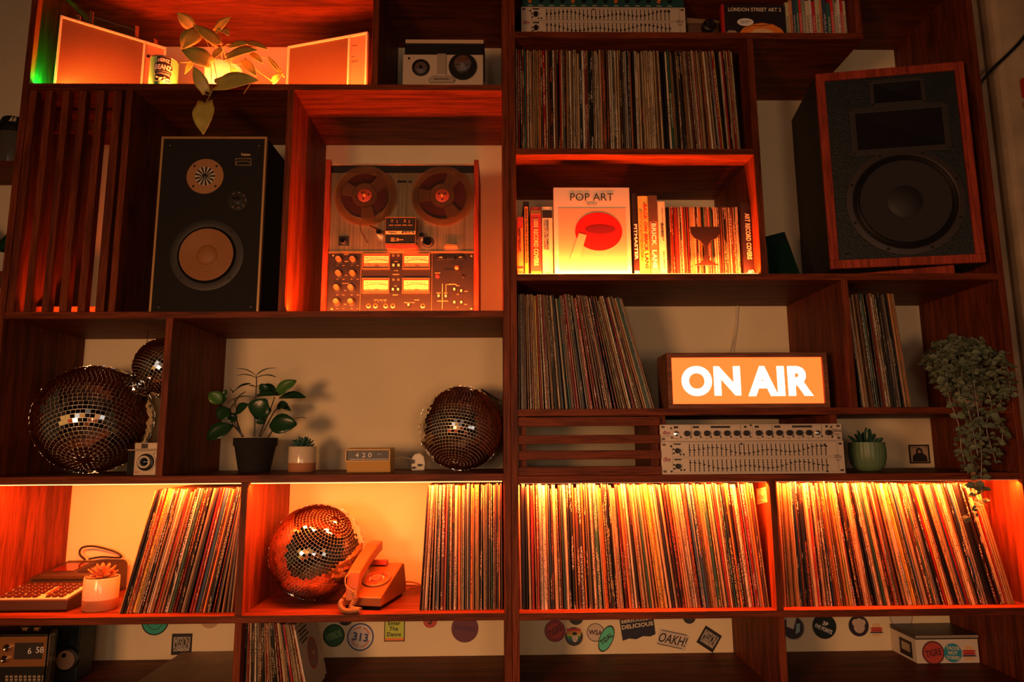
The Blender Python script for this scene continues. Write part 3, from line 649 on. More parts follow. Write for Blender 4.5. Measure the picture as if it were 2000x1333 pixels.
# knobs, lever and loose tape on the steel fascia
def knob(px, py, r, d, m1='chrome', ring=None, name='knob', dy=0):
    X, Z = pt(px, py, -d/2)
    if ring: MB().lathe([(ring, 0), (ring, .003), (r, .0035)], 28, AY(X, Y, Z)).build(name+'_base', M['black'], t)
    return MB().lathe([(r, 0), (r, d*.85), (r*.9, d), (.0005, d*.98)], 28, AY(X, Y, Z)).build(name, M[m1], t, smooth=True)
sx, sz = pt(671.5, 471.5); MB().box(sx-.0145, sx+.0145, Y-.003, Y, sz-.0145, sz+.0145).build('switch_plate', M['black'], t)
knob(670, 471, .0085, .016); knob(741, 455, .0085, .022, name='tape_guide'); knob(824, 461, .0075, .022, name='tape_guide'); knob(835.5, 472.5, .0135, .014, ring=.0165, name='pitch_knob')
lx, lz = pt(881, 482); MB().prism([(lx-.018, lz-.005), (lx+.019, lz-.0035), (lx+.019, lz+.002), (lx-.012, lz+.0055), (lx-.018, lz+.001)], Y-.014, Y-.004).build('pinch_lever', M['brass'], t, bevel=.001)
MB().tube([PX(703, 436, Y-.01), PX(704, 450, Y-.01), PX(710, 462, Y-.008), PX(718, 475, Y-.006)], .0012, 6).build('loose_tape', TAPE, t)
MB().tube([PX(722, 441, Y-.01), PX(733, 446, Y-.014), PX(741, 453, Y-.02)], .0022, 6).build('tape_path', TAPE, t)
cx0, cz0 = pt(776, 358); cx1, cz1 = pt(794, 353); MB().box(cx0, cx1, Y-.0015, Y, cz0, cz1).build('counter_window', M['black'], t)
cx0, cz0 = pt(798, 358); cx1, cz1 = pt(804, 353); MB().box(cx0, cx1, Y-.0015, Y, cz0, cz1).build('counter_reset', M['black'], t)
# lower control fascia
FY = Y-.001
def q(px, py): p = PX(px, py, FY); return p.x, p.z
for yy, xs in ((508, (662.5, 690)), (535.3, (662, 689.5)), (563, (658.5, 686.3)), (590.5, (658, 686))):
    for xx in xs:
        X, Z = q(xx, yy); MB().lathe([(.011, 0), (.011, .004), (.0082, .0045)], 28, AY(X+.002, FY, Z-.002)).build('knob_skirt', M['black'], t)
        MB().lathe([(.0078, .004), (.0078, .016), (.007, .0175), (.0005, .0172)], 28, AY(X, FY, Z)).build('level_knob', M['brass'], t, smooth=True)
VUM = mat('meter_glow', (.9, .6, .25), .5, em=(1, .5, .1), es=.22); VUD = mat('meter_shade', (.25, .14, .07), .5)
def vu(pl_, pt_, pr, pb, half):
    ax, az = q(pl_, pb); bx_, bz = q(pr, pt_)
    f = MB().frame(ax, bx_, az, bz, .0018, FY-.006, FY).build('level_meter', M['brass'], t)
    MB().box(ax+.001, bx_-.001, FY-.001, FY-.0001, az+.001, bz-.001).build('meter_recess', M['red'], f)
    ax += .004; bx_ -= .0035; bz -= .006; az += .003; zs_ = az+(bz-az)*half
    MB().box(ax, bx_, FY-.0022, FY-.0012, zs_, bz).build('meter_face', VUM, f)
    MB().box(ax, bx_, FY-.0022, FY-.0012, az, zs_).build('meter_mask', VUD, f)
    w = bx_-ax; h = bz-az; c0 = (ax+bx_)/2; mb = MB(); pts = []
    for i in range(9):
        u = i/8; pts.append((ax+w*(.06+.9*u), FY-.0026, az+h*(.52+.18*sin(pi*(.1+u*.75))-.02)))
        mb.box(pts[-1][0]-.0004, pts[-1][0]+.0004, FY-.0028, FY-.0022, pts[-1][2], pts[-1][2]+.003)
    mb.tube(pts[:6], .0004, 4)
    mb.text('20  10 7 5 3 2 1 0 1 2 3', c0, FY-.0026, az+h*.82, .0026, w*.82); mb.text('VU', c0+.002, FY-.0026, az+h*.2, .0052, .013, bold=.04)
    mb.tube([(ax+w*.13, FY-.003, az+h*.5), (ax+w*.3, FY-.003, az+h*.08)], .0004, 4); mb.build('scale_print', M['ink'], f)
    MB().tube(pts[5:], .0007, 4).build('red_zone', M['red'], f)
vu(708, 496.5, 762, 526.5, .42); vu(786.5, 496.5, 840, 526.5, .42); vu(707, 544, 761, 573.5, .24); vu(785.5, 544, 839.5, 573.5, .24)
for px in (704.5, 843.5): X, Z = q(px, 550); MB().box(X-.0006, X+.0006, FY-.0015, FY, zb+.002, zs-.004).build('divider_trim', M['brass'], t)
for px, py in ((720, 598), (733.5, 598), (753.5, 598), (767.5, 598), (826, 598)):
    X, Z = q(px, py); o = MB().lathe([(.0068, 0), (.0068, .003), (.004, .0035), (.0035, .001)], 24, AY(X, FY, Z), cap=False).build('jack_socket', M['brass'], t, smooth=True); MB().lathe([(.0037, 0), (.0037, .0012)], 16, AY(X, FY, Z)).build('jack_hole', M['black'], o)
for px, py in ((769, 520), (779, 520), (768, 567.3), (778, 567.3), (798.5, 597.3), (857, 580), (871, 580.5), (887.5, 567), (901, 570), (887.5, 592.5), (901, 592.5)):
    X, Z = q(px, py); MB().box(X-.0038, X+.0038, FY-.003, FY, Z-.007, Z+.006).build('switch_slot', M['black'], t); MB().box(X-.0027, X+.0027, FY-.008, FY-.0028, Z-.0015, Z+.005).build('push_switch', M['cream'], t, bevel=.0006)
for px in (861, 880.5, 900):
    X, Z = q(px, 505); MB().box(X-.012, X+.012, FY-.007, FY, Z-.005, Z+.005).build('transport_key', M['black'], t, bevel=.0015)
X, Z = q(882, 527.5); MB().box(X-.022, X+.018, FY-.0015, FY, Z-.003, Z+.0025).build('lever_slot', M['black'], t)
X, Z = q(893, 526.5); MB().lathe([(.0025, 0), (.003, .012), (.006, .014), (.0062, .024), (.004, .0265), (.0004, .027)], 20, AY(X, FY, Z)).build('lever_knob', M['brass'], t, smooth=True)
X, Z = q(854.5, 540.5); MB().lathe([(.0055, 0), (.0055, .004), (.002, .0055)], 20, AY(X, FY, Z)).build('record_button', mat('red_lamp', (.8, .02, .01), .3, em=(1, .02, .01), es=.6), t, smooth=True)
X, Z = q(905, 541); MB().lathe([(.0045, 0), (.0045, .003), (.002, .004)], 20, AY(X, FY, Z)).build('blank_button', M['black'], t)
for px, py in ((648, 603.5), (920.5, 603), (921, 500), (651, 499)): X, Z = q(px, py); MB().lathe([(.003, 0), (.003, .0015), (.001, .002)], 12, AY(X, FY, Z)).build('screw', M['brass'], t)
mb = MB()
for s_, px, py, h in (('OUTPUT', 676, 497.5, .0024), ('4 POINT', 676.5, 511, .0022), ('LINE', 676, 538, .0022), ('MIC OR ATT', 675, 554, .0024), ('MIC', 674.5, 568, .0022), ('LINE', 674, 595, .0024),
    ('INPUT', 774, 511.5, .0026), ('A - TEC', 773.5, 529, .0024), ('MONITOR', 773.5, 536.5, .0028), ('BIAS', 772.5, 559, .0024), ('MEMORY', 772.5, 576.5, .0026), ('FRONT -- MIC -- REAR', 743, 586.5, .0026), ('1      2        3      4', 743, 590, .0026),
    ('PHONES', 814, 586.5, .0026), ('FRONT  4CH  REAR', 800, 591.5, .0024), ('STOP', 880.5, 504, .0034), ('RECORD', 855, 533.8, .0028), ('RECORDING', 884, 555.8, .0028), ('MODE', 894, 558.5, .0026), ('PLAY', 857, 573, .0034), ('BIAS', 871, 573, .0034),
    ('4 SPEED  NORMAL', 864.5, 588.5, .0028), ('FRONT', 910.5, 569.5, .0024), ('REAR', 909.5, 595, .0026), ('OFF', 894, 575.5, .0024), ('OFF', 893.5, 601, .0024)):
    X, Z = q(px, py); mb.text(s_, X, FY-.0004, Z, h, bold=.015)
for yy in (519, 546, 576.5, 603):
    for xx in (659, 671, 687, 699): X, Z = q(xx, yy); mb.text('MIN' if xx in (659, 687) else 'MAX', X, FY-.0004, Z, .0018)
for a, b, cc, dd in ((864, 555, 864, 604), (871, 556, 871, 571), (871, 556, 880, 556)):
    X, Z = q(a, b); X2, Z2 = q(cc, dd); mb.box(min(X, X2)-.0004, max(X, X2)+.0004, FY-.0005, FY, min(Z, Z2)-.0004, max(Z, Z2)+.0004)
for px, dr in ((861, -1), (900, 1)): X, Z = q(px, 504); mb.prism([(X-dr*.004, Z-.0018), (X+dr*.006, Z), (X-dr*.004, Z+.0018)] if dr > 0 else [(X+.004, Z-.0018), (X+.004, Z+.0018), (X-.006, Z)], FY-.0078, FY-.007)
for xx in (768, 778):
    for yy in (499.5, 546.5): X, Z = q(xx, yy); mb.lathe([(.0028, 0), (.0028, .0006), (.0021, .0006), (.0021, 0)], 20, AY(X, FY, Z), cap=False)
mb.build('printed_legends', M['gold'], t)
# ------------------------------------------------------------------ small camera beside the large mirror ball
Y = .03
def pt(px, py, dy=0): p = PX(px, py, Y+dy); return p.x, p.z
x0 = pt(246, 920)[0]; x1 = pt(305, 920)[0]; z1 = pt(280, 880.5)[1]; z0 = ZC+.0006; xm = pt(262, 920)[0]
t = thing('compact_camera', 'small vintage camera with silver front standing by the divider', 'camera', ((x0+x1)/2, Y, ZC))
MB().box(x0, xm, Y+.002, Y+.04, z0, z1).build('grip', M['matt'], t, bevel=.002)
MB().box(xm, x1, Y-.004, Y+.04, z0, z1).build('front_panel', M['silver'], t, bevel=.0015)
MB().box(x0, x1, Y-.001, Y+.042, z1, z1+.003).build('top_plate', M['silver'], t, bevel=.0008)
vx = pt(263, 870)[0]; vz = pt(280, 865)[1]
MB().box(vx, x1-.0005, Y, Y+.036, z1+.003, vz).build('viewfinder_housing', M['silver'], t, bevel=.0015)
MB().box(vx+.018, vx+.034, Y-.001, Y+.002, z1+.0055, vz-.003).build('viewfinder', M['black'], t)
mb = MB(); [mb.box(vx+.037, x1-.003, Y-.001, Y, z1+.005+i*.0035, z1+.0065+i*.0035) for i in range(4)]; mb.build('flash_ribs', M['cream'], t)
X, Z = pt(283, 903.5, -.01)
MB().lathe([(.0245, 0), (.0245, .003), (.0225, .0035), (.0215, .001)], 40, AY(X, Y-.004, Z), cap=False).build('lens_bezel', M['cream'], t, smooth=True)
MB().lathe([(.0215, .0005), (.0205, .006), (.016, .008)], 40, AY(X, Y-.004, Z), cap=False).build('lens_barrel', M['black'], t, smooth=True)
X2, Z2 = pt(278.5, 903, -.02); MB().lathe([(.0165, .005), (.0155, .012), (.0125, .013), (.0105, .009)], 36, AY(X2, Y-.004, Z2), cap=False).build('lens_ring', M['cream'], t, smooth=True)
MB().lathe([(.0105, .0085), (.007, .0105), (.0005, .0115)], 32, AY(X2, Y-.004, Z2), cap=False).build('lens_glass', mat('lens_glass', (.01, .015, .03), .05), t, smooth=True)
X3, Z3 = pt(268, 922.5); MB().box(X3-.006, X3+.006, Y-.0045, Y-.004, Z3-.001, Z3+.001).build('red_badge', M['red'], t)
X3, Z3 = pt(303, 886); MB().lathe([(.0018, 0), (.0018, .001)], 10, AY(X3, Y-.004, Z3)).build('screw', M['black'], t)
# ------------------------------------------------------------------ leafy plant in black pot
Y = .2; cx, _ = fp(497.5, 900, Y); zt = fp(497, 856, Y-.045)[1]
t = thing('potted_plant', 'leafy green plant in a tapered black plastic pot', 'plant', (cx, Y, ZC)); Mx = Matrix.Translation((cx, Y, ZC+.0005)); H = zt-ZC
rt = (fp(538, 860, Y)[0]-fp(455, 860, Y)[0])/2
MB().lathe([(rt*.7, 0), (rt*.93, H-.022), (rt*.99, H-.022), (rt, H), (rt*.93, H), (rt*.9, H-.02)], 48, Mx, cap=False).build('pot', M['matt'], t, smooth=True)
MB().lathe([(rt*.91, H-.012), (.0005, H-.008)], 32, Mx, cap=False).build('soil', mat('soil_dark', (.02, .014, .01), .95), t)
smb = MB(); rb = Vector((cx, Y, ZC+H-.01))
ST = {'A': [(497, 853), (498, 800), (500, 770), (501, 745), (500.5, 735)], 'B': [(476, 854), (463, 835), (455, 820), (450, 800), (455, 790)], 'C': [(473, 854), (460, 815), (462, 800), (458, 780)], 'D': [(506, 854), (515, 830), (530, 795), (537, 775)],
      'E': [(509, 854), (524, 826), (535, 805), (545, 795)], 'F': [(524, 854), (532, 842), (540, 830)], 'G': [(476, 854), (455, 830), (440, 800), (434, 790)]}
for k, P in ST.items():
    yy = {'A': 0, 'B': -.03, 'C': .03, 'D': -.02, 'E': .03, 'F': -.03, 'G': -.02}[k]
    smb.tube([PX(x, y, Y+yy*(i/len(P))) for i, (x, y) in enumerate(P)], .0024, 8, r1=.0014)
LV = [((500, 734), (461, 720), 9, 0, (0, -.15, 1)), ((500, 734), (539, 719), 9, 0, (0, -.15, 1)), ((500, 738), (461, 734), 9, -.01, (0, -.2, 1)), ((501, 738), (539, 737), 12, -.01, (0, -.2, 1)),
      ((434, 788), (408, 768), 27, -.03, (-.1, -1, .5)), ((434, 788), (442, 762), 18, -.02, (0, -1, .3)), ((455, 768), (490, 750), 17, .02, (0, -.5, 1)), ((455, 768), (448, 760), 8, 0, (0, -.5, 1)),
      ((520, 772), (510, 750), 22, -.02, (.3, -1, .5)), ((538, 772), (579, 744), 26, -.02, (.2, -1, .4)), ((540, 768), (512, 752), 18, -.01, (0, -.7, .8)), ((500, 756), (520, 756), 12, .03, (0, -.5, 1)), ((500, 757), (486, 754), 8, .03, (0, -.5, 1)),
      ((545, 778), (597, 777), 22, -.01, (0, -.7, .7)), ((500, 775), (540, 772), 20, -.04, (0, -.7, .8)), ((455, 800), (480, 765), 14, 0, (0, -.4, 1)), ((440, 790), (492, 775), 10, .01, (0, -.3, 1)), ((450, 800), (425, 818), 34, -.03, (0, -.9, .4)),
      ((462, 808), (485, 790), 22, -.04, (0, -.9, .5)), ((500, 818), (520, 780), 46, -.05, (.1, -1, .3)), ((530, 800), (500, 810), 30, -.03, (0, -1, .3)), ((540, 798), (562, 790), 20, 0, (0, -.8, .5)), ((545, 790), (568, 803), 12, .02, (0, -.8, .5)),
      ((526, 832), (580, 829), 40, -.05, (.1, -1, .25)), ((455, 832), (404, 858), 34, -.05, (-.1, -1, .3)), ((575, 820), (598, 817), 5, .02, (0, -.2, 1)), ((516, 828), (500, 812), 18, -.02, (0, -1, .2)), ((463, 822), (444, 812), 20, -.01, (0, -1, .4))]
for i, (a, b, w, dy, up) in enumerate(LV):
    m_ = LFE if i in (4, 9) else LFB
    leaf(t, PX(*a, Y+dy), PX(*b, Y+dy-.012), w/690, m_, up, heart=False, curl=.1, fold=.25, n=6)
smb.build('stems', leafmat('dark_stem', (.05, .035, .015)), t, kind='stuff')
# ------------------------------------------------------------------ succulents in two-tone pots
STONE = mat('speckled_glaze', (.68, .55, .38), .15, nz=.12, ns=300); TERRA = mat('terracotta', (.42, .17, .07), .75)
def two_tone(label, cx, Y, z, rad, h, split, leafm, small, tiltd=0, plants='spiky'):
    t = thing('potted_succulent', label, 'plant', (cx, Y, z)); Mx = Matrix.Translation((cx, Y, z+.0005))
    MB().lathe([(rad*.93, 0), (rad*.99, .003), (rad, h*split)], 48, Mx).build('terracotta_base', TERRA, t, smooth=True)
    MB().lathe([(rad*1.003, h*split), (rad*1.003, h-.002), (rad*.98, h), (rad*.92, h-.001), (rad*.9, h-.01)], 48, Mx, cap=False).build('glazed_upper', STONE, t, smooth=True)
    MB().lathe([(rad*.91, h-.008), (.0005, h-.006)], 24, Mx, cap=False).build('soil', mat('soil_fine', (.04, .02, .012), .95), t)
    c = Vector((cx, Y, z+h-.004))
    for ring, (n, el, L) in enumerate(((9, 18, small*.95), (8, 42, small), (6, 66, small*.95))):
        for i in range(n):
            a = 2*pi*(i+.5*ring)/n+random.uniform(-.1, .1); e = R(el+random.uniform(-6, 6))
            d = Vector((cos(a)*cos(e), sin(a)*cos(e), sin(e))); u = Vector((-cos(a)*sin(e), -sin(a)*sin(e), cos(e)))
            leaf(t, c+d*.003, c+d*L, L*.34, leafm, u, heart=False, curl=-.08, fold=.5, n=5, th=.0022)
    return t
Y = .19; h = fp(591, 873, Y-.03)[1]-ZC
two_tone('dark green succulent in a cream pot with terracotta base beside the black pot', fp(590.5, 890, Y)[0], Y, ZC, (fp(617, 890, Y)[0]-fp(564, 890, Y)[0])/2, h, .36, LFD, .036)
Y = .085; h = fp(200, 1127, Y)[1]-ZD
two_tone('succulent in a cream and terracotta pot beside the desk calculator', fp(197, 1160, Y)[0], Y, ZD, (fp(229, 1160, Y)[0]-fp(166, 1160, Y)[0])/2, h, .34, leafmat('pink_succulent', (.4, .16, .06)), .042)
# ------------------------------------------------------------------ mustard flip clock
Y = .09
def pt(px, py, dy=0): p = PX(px, py, Y+dy); return p.x, p.z
x0 = pt(676, 900)[0]; x1 = pt(762, 900)[0]; z1 = pt(720, 880)[1]; zm = pt(720, 901.5)[1]; z0 = ZC+.0006; zt = z1+.003
t = thing('flip_clock', 'mustard yellow flip clock reading 4 20 on the shelf', 'clock', ((x0+x1)/2, Y, ZC))
MUS = mat('mustard_plastic', (.62, .36, .1), .4)
mb = MB(); P = [(Y, zm), (Y+.012, z0), (Y+.075, z0), (Y+.08, z1), (Y+.07, zt+.004), (Y+.004, zt+.002), (Y-.002, z1)]
n = len(P); vs = [(x, y, z) for x in (x0, x1) for y, z in P]; fs = [tuple(range(n-1, -1, -1)), tuple(range(n, 2*n))]+[(i, (i+1) % n, n+(i+1) % n, n+i) for i in range(n)]
mb.add(vs, fs); mb.build('case', MUS, t, bevel=.0015)
MB().frame(x0-.001, x1+.001, zm-.001, z1+.003, .0035, Y-.008, Y).build('window_frame', MUS, t, bevel=.0008)
MB().box(x0+.002, x1-.002, Y-.0035, Y+.001, zm+.002, z1).build('display_window', M['black'], t)
mb = MB(); zz = (zm+z1)/2+.002
for s_, px, h in (('4', 698, .012), ('2', 711, .012), ('0', 723, .012)): mb.text(s_, pt(px, 890)[0], Y-.004, zz, h, h*.75, bold=0)
mb.text('FRI 17', pt(742, 890)[0], Y-.004, zz+.002, .003); mb.box(x0+.01, x1-.005, Y-.0042, Y-.0035, zm+.005, zm+.006); mb.build('digits', M['white'], t)
MB().box(pt(709, 890)[0], pt(713, 890)[0], Y-.0045, Y-.0035, zm+.004, zm+.007).build('pointer', M['orange'], t)
# ------------------------------------------------------------------ white wall plug
Y = .2
def pt(px, py, dy=0): p = PX(px, py, Y+dy); return p.x, p.z
x0, z0 = pt(803, 918); x1, z1 = pt(831, 885); z0 = ZC+.0006
t = thing('power_plug', 'white three-pin plug lying left of the mirror ball by the centre post', 'plug', ((x0+x1)/2, Y, ZC))
pol = [(x0, z0), (x1-.002, z0), (x1, z0+.02), (x1-.004, z1-.01), (x1-.016, z1), (x0+.008, z1-.003), (x0, z1-.014)]
MB().prism(pol, Y, Y+.022).build('plug_body', mat('ivory_plastic', (.7, .64, .5), .45), t, bevel=.004)
for px, py, w, h in ((806, 902, .007, .011), (820, 909, .01, .0065), (808, 914, .007, .006)): X, Z = pt(px, py); MB().box(X-w/2, X+w/2, Y-.012, Y, Z-h/2, Z+h/2).build('pin', M['black'], t, bevel=.0008)
MB().tube([(x0+.003, Y+.01, z0+.03), (x0-.015, Y+.01, z0+.037), (x0-.03, Y, z0+.038), PX(771, 897, .16)], .0016, 8).build('cable', M['cream'], t, smooth=True)
# ------------------------------------------------------------------ desk calculator
t = thing('desk_calculator', 'dark desk calculator with cream keyboard and printer at the left end', 'calculator', (-1.2, .06, ZD))
xr = PX(131, 1190, .06).x; xl = XL1+.002; z0 = ZD+.0006
BR = mat('dark_brown_plastic', (.026, .013, .006), .5)
P = [(.055, z0+.006), (.06, z0), (.335, z0), (.335, z0+.075), (.2, z0+.06), (.185, z0+.048), (.06, z0+.0275)]
n = len(P); vs = [(x, y, z) for x in (xl, xr) for y, z in P]; fs = [tuple(range(n-1, -1, -1)), tuple(range(n, 2*n))]+[(i, (i+1) % n, n+(i+1) % n, n+i) for i in range(n)]
mb = MB(); mb.add(vs, fs); mb.build('body', BR, t, bevel=.0015)
def kp(u, v, hgt): # point on keyboard slope: u across 0..1, v back 0..1
    y = .066+v*.112; z = z0+.0275+(y-.06)*(.0205/.125)+hgt; return Vector((xl+.002+u*(xr-xl-.008), y, z))
def kbox(mb, u0, u1, v0, v1, h0, h1, tp=.0):
    mb.hexa([kp(u0, v0, h0), kp(u1, v0, h0), kp(u1, v1, h0), kp(u0, v1, h0), kp(u0+tp, v0+tp, h1), kp(u1-tp, v0+tp, h1), kp(u1-tp, v1-tp, h1), kp(u0+tp, v1-tp, h1)])
mb = MB(); kbox(mb, 0, 1, 0, .92, .0002, .002); mb.build('key_panel', M['cream'], t)
KM = mat('key_maroon', (.05, .015, .012), .4); KT = mat('key_top', (.2, .06, .03), .45)
for r_ in range(4):
    v0 = .06+r_*.215; u = .04
    while u < .93:
        w = .105 if (r_ == 0 and .2 < u < .4) else .066
        if not (.6 < u+w/2 < .64 and r_ < 3):
            mb = MB(); kbox(mb, u, u+w, v0, v0+.15, .002, .0065, .008); mb.build('key', KM, t)
        u += w+.026
mb = MB(); kbox(mb, .6, .655, .25, .86, .002, .0035); mb.build('selector_strip', KT, t)
mb = MB(); mb.box(xl+.01, xr-.006, .187, .196, z0+.05, z0+.056); mb.build('display_slot', M['black'], t)
y0 = .205; mb = MB(); zf = lambda y: z0+.06+(y-.2)*.015/.135
mb.hexa([(xl+.02, .2, zf(.2)), (xr-.0, .2, zf(.2)), (xr, .33, zf(.33)), (xl+.02, .33, zf(.33)), (xl+.02, .205, zf(.2)+.008), (xr-.002, .205, zf(.2)+.008), (xr-.002, .328, zf(.33)+.008), (xl+.02, .328, zf(.33)+.008)])
mb.build('printer_cover', BR, t, bevel=.001)
mb = MB(); mb.hexa([(xl+.035, .225, zf(.225)+.0082), (xr-.09, .225, zf(.225)+.0082), (xr-.09, .3, zf(.3)+.0082), (xl+.035, .3, zf(.3)+.0082)]+[(a, b, c+.0006) for a, b, c in ((xl+.035, .225, zf(.225)+.0082), (xr-.09, .225, zf(.225)+.0082), (xr-.09, .3, zf(.3)+.0082), (xl+.035, .3, zf(.3)+.0082))])
mb.build('smoked_window', mat('smoked_red', (.12, .015, .01), .12), t)
for i in range(12):
    y = .215+i*.0092; MB().box(xr-.072, xr-.004, y, y+.0045, zf(y)+.0075, zf(y)+.0115).build('vent_rib', BR, t)
MB().tube(cat([Vector((xl+.07, .325, z0+.085)), Vector((xl+.05, .33, z0+.1)), Vector((xl+.055, .33, z0+.118)), Vector((xl+.085, .332, z0+.122)), Vector((xl+.13, .333, z0+.112)), Vector((xl+.16, .335, z0+.1)), Vector((xl+.165, .337, z0+.088)), Vector((xl+.11, .338, z0+.09)), Vector((xl+.075, .334, z0+.085))], 8), .0028, 10).build('power_cord', M['black'], t, smooth=True)
# ------------------------------------------------------------------ telephone
A = Vector((-.4031, .0552)); B = Vector((-.3006, .0338)); rz = atan2(B.y-A.y, B.x-A.x)
t = thing('telephone', 'angular trim telephone with coiled cord beside the mirror ball', 'telephone', (A.x, A.y, ZD), rz)
w = (B-A).length; PH = mat('phone_plastic', (.22, .085, .025), .35)
prof = [(0, .009), (.004, .009), (.18, .009), (.185, .03), (.163, .096), (.15, .099), (.012, .036), (0, .03)]
def side(pr, x0, x1, inset=0):
    mb = MB(); n = len(pr); vs = [(x, y, z) for x in (x0, x1) for y, z in pr]
    mb.add(vs, [tuple(range(n-1, -1, -1)), tuple(range(n, 2*n))]+[(i, (i+1) % n, n+(i+1) % n, n+i) for i in range(n)]); return mb
side([(0, .0095), (.185, .0095), (.188, .03), (.17, .085), (.16, .09), (.011, .036), (-.001, .031)], 0, w).build('base_shell', PH, t, bevel=.002, world=False)
side([(.012, 0), (.17, 0), (.175, .0094), (.006, .0094)], .006, w-.006).build('underside', M['black'], t, world=False)
for x_, y_ in ((.012, .02), (w-.012, .02), (w-.012, .15)): MB().lathe([(.004, 0), (.004, .002)], 10, Matrix.Translation((x_, y_, 0))).build('rubber_foot', M['red'], t, world=False)
sl_ = atan2(.09-.036, .16-.011)
Md = Matrix.Translation((w*.6, .075, .036+.064*tan(sl_)+.001)) @ Matrix.Rotation(sl_, 4, 'X')
MB().lathe([(.037, 0), (.037, .004), (.034, .0055), (.02, .006)], 40, Md, cap=False).build('dial_ring', PH, t, smooth=True, world=False)
MB().lathe([(.034, .002), (.001, .0025)], 32, Md, cap=False).build('number_plate', M['cream'], t, world=False)
mb = MB()
for i in range(10):
    a = R(20+i*29); mb.lathe([(.0052, .0055), (.0052, .007), (.0036, .007), (.0036, .0055)], 14, Md @ Matrix.Translation((.025*cos(a), .025*sin(a), 0)), cap=False)
mb.build('finger_holes', mat('dial_red', (.4, .05, .03), .2), t, world=False, kind='stuff')
MB().lathe([(.016, .004), (.015, .008), (.012, .0095), (.0005, .0095)], 28, Md).build('dial_hub', mat('dial_hub', (.35, .1, .06), .2), t, smooth=True, world=False)
# handset: an angled bar from front left up and over to the rear
MB().box(w*.1, w*.62, .135, .152, .086, .1).build('handset_rest', mat('rest_red', (.3, .05, .03), .3), t, bevel=.002, world=False)
def bar(P, w0, name, m_):
    mb = MB(); vs = []
    for (c, wd, th, nx) in P:
        c = Vector(c); nx = Vector(nx).normalized(); sx_ = Vector((1, 0, 0))
        for a, b in ((-1, -1), (1, -1), (1, 1), (-1, 1)): vs.append(c+sx_*(wd/2*a)+nx*(th/2*b))
    k = len(P); fs = [(3, 2, 1, 0), tuple((k-1)*4+i for i in range(4))]
    for i in range(k-1):
        for j in range(4): fs.append((i*4+j, i*4+(j+1) % 4, (i+1)*4+(j+1) % 4, (i+1)*4+j))
    mb.add(vs, fs); return mb.build(name, m_, t, world=False, bevel=.003)
hx = w*.28
hs = bar([((hx, -.008, .022), .028, .017, (0, 1, -.2)), ((hx, .0, .055), .032, .02, (0, 1, -.3)), ((hx, .01, .083), .034, .026, (0, 1, -.9)), ((hx, .06, .108), .035, .024, (0, .4, -1)), ((hx, .125, .132), .036, .027, (0, .3, -1)), ((hx, .155, .137), .034, .026, (0, .1, -1))], 0, 'handset', PH)
hw_ = lambda v: Matrix.Translation((A.x, A.y, ZD)) @ Matrix.Rotation(rz, 4, 'Z') @ Vector(v)
g0 = hw_((hx+.006, -.02, .09)); pts = [hw_((hx-.008, -.004, .09)), hw_((hx-.014, -.018, .08)), hw_((hx-.01, -.02, .06)), hw_((hx+.012, -.024, .05))]
path = [hw_((hx+.012, -.024, .05)), hw_((hx+.016, -.026, .03)), hw_((hx+.01, -.034, .012)), PX(703, 1192, 0.006), PX(690, 1199, .002), PX(676, 1197, .004), PX(667, 1189, .01), PX(665, 1180, .02), PX(668, 1174, .035)]
path = [Vector((p.x, p.y, max(p.z, ZD+.0075 if p.y > 0 else ZD-.002))) for p in path]
# smooth path then coil
sp = cat(path, 10); L = [0]
for a, b in zip(sp, sp[1:]): L.append(L[-1]+(b-a).length)
coil = []; N_ = int(L[-1]/.0042*9); up = Vector((1, 0, 0))
for i in range(N_):
    s_ = L[-1]*i/(N_-1); k = max(j for j in range(len(L)) if L[j] <= s_+1e-9); k = min(k, len(sp)-2)
    p = sp[k].lerp(sp[k+1], (s_-L[k])/(L[k+1]-L[k])); tn = (sp[k+1]-sp[k]).normalized(); up = (up-tn*up.dot(tn)).normalized(); bb = tn.cross(up)
    a = 2*pi*i/9; coil.append(p+(up*cos(a)+bb*sin(a))*.005)
MB().tube(coil, .00185, 5).build('coiled_cord', mat('cord_brown', (.3, .17, .08), .4), t, smooth=True)
MB().tube(cat(pts, 5), .0018, 6).build('cord_end', mat('cord_brown2', (.3, .17, .08), .4), t, smooth=True)
MB().tube(cat([hw_((w*.8, .187, .02)), PX(800, 1150, .2), PX(815, 1148, .26), PX(822, 1143, .3), PX(805, 1138, .33), PX(790, 1137, .34)], 8), .002, 6).build('line_cable', PH, t, smooth=True)
# ------------------------------------------------------------------ clear clock at the lower left
Y = .05
def pt(px, py, dy=0): p = PX(px, py, Y+dy); return p.x, p.z
t = thing('digital_clock', 'flip clock in a clear acrylic case reading 6 58 at the lower left corner', 'clock', (pt(45, 1300)[0], Y, ZE))
xl_, zt = pt(-12, 1232); xr_, _ = pt(103, 1240); z0 = ZE+.0006
FM = mat('copper_face', (.5, .22, .08), .3, .6)
MB().frame(xl_, xr_, z0, zt, .008, Y-.012, Y+.022).build('clear_case', mat('clear_case', (.95, .95, .92), .05, trans=1, ior=1.3), t, bevel=.003)
MB().box(xl_+.009, xr_-.009, Y+.012, Y+.022, z0+.009, zt-.009).build('body', M['black'], t, bevel=.002)
fz0 = pt(40, 1305)[1]; MB().box(xl_+.012, xr_-.013, Y+.006, Y+.012, fz0, pt(40, 1246)[1]).build('face_plate', FM, t, bevel=.001)
ax, az = pt(24, 1290); bx_, bz = pt(82, 1257); MB().box(ax, bx_, Y+.004, Y+.0065, az, bz).build('display_window', mat('smoked', (.05, .04, .035), .15), t)
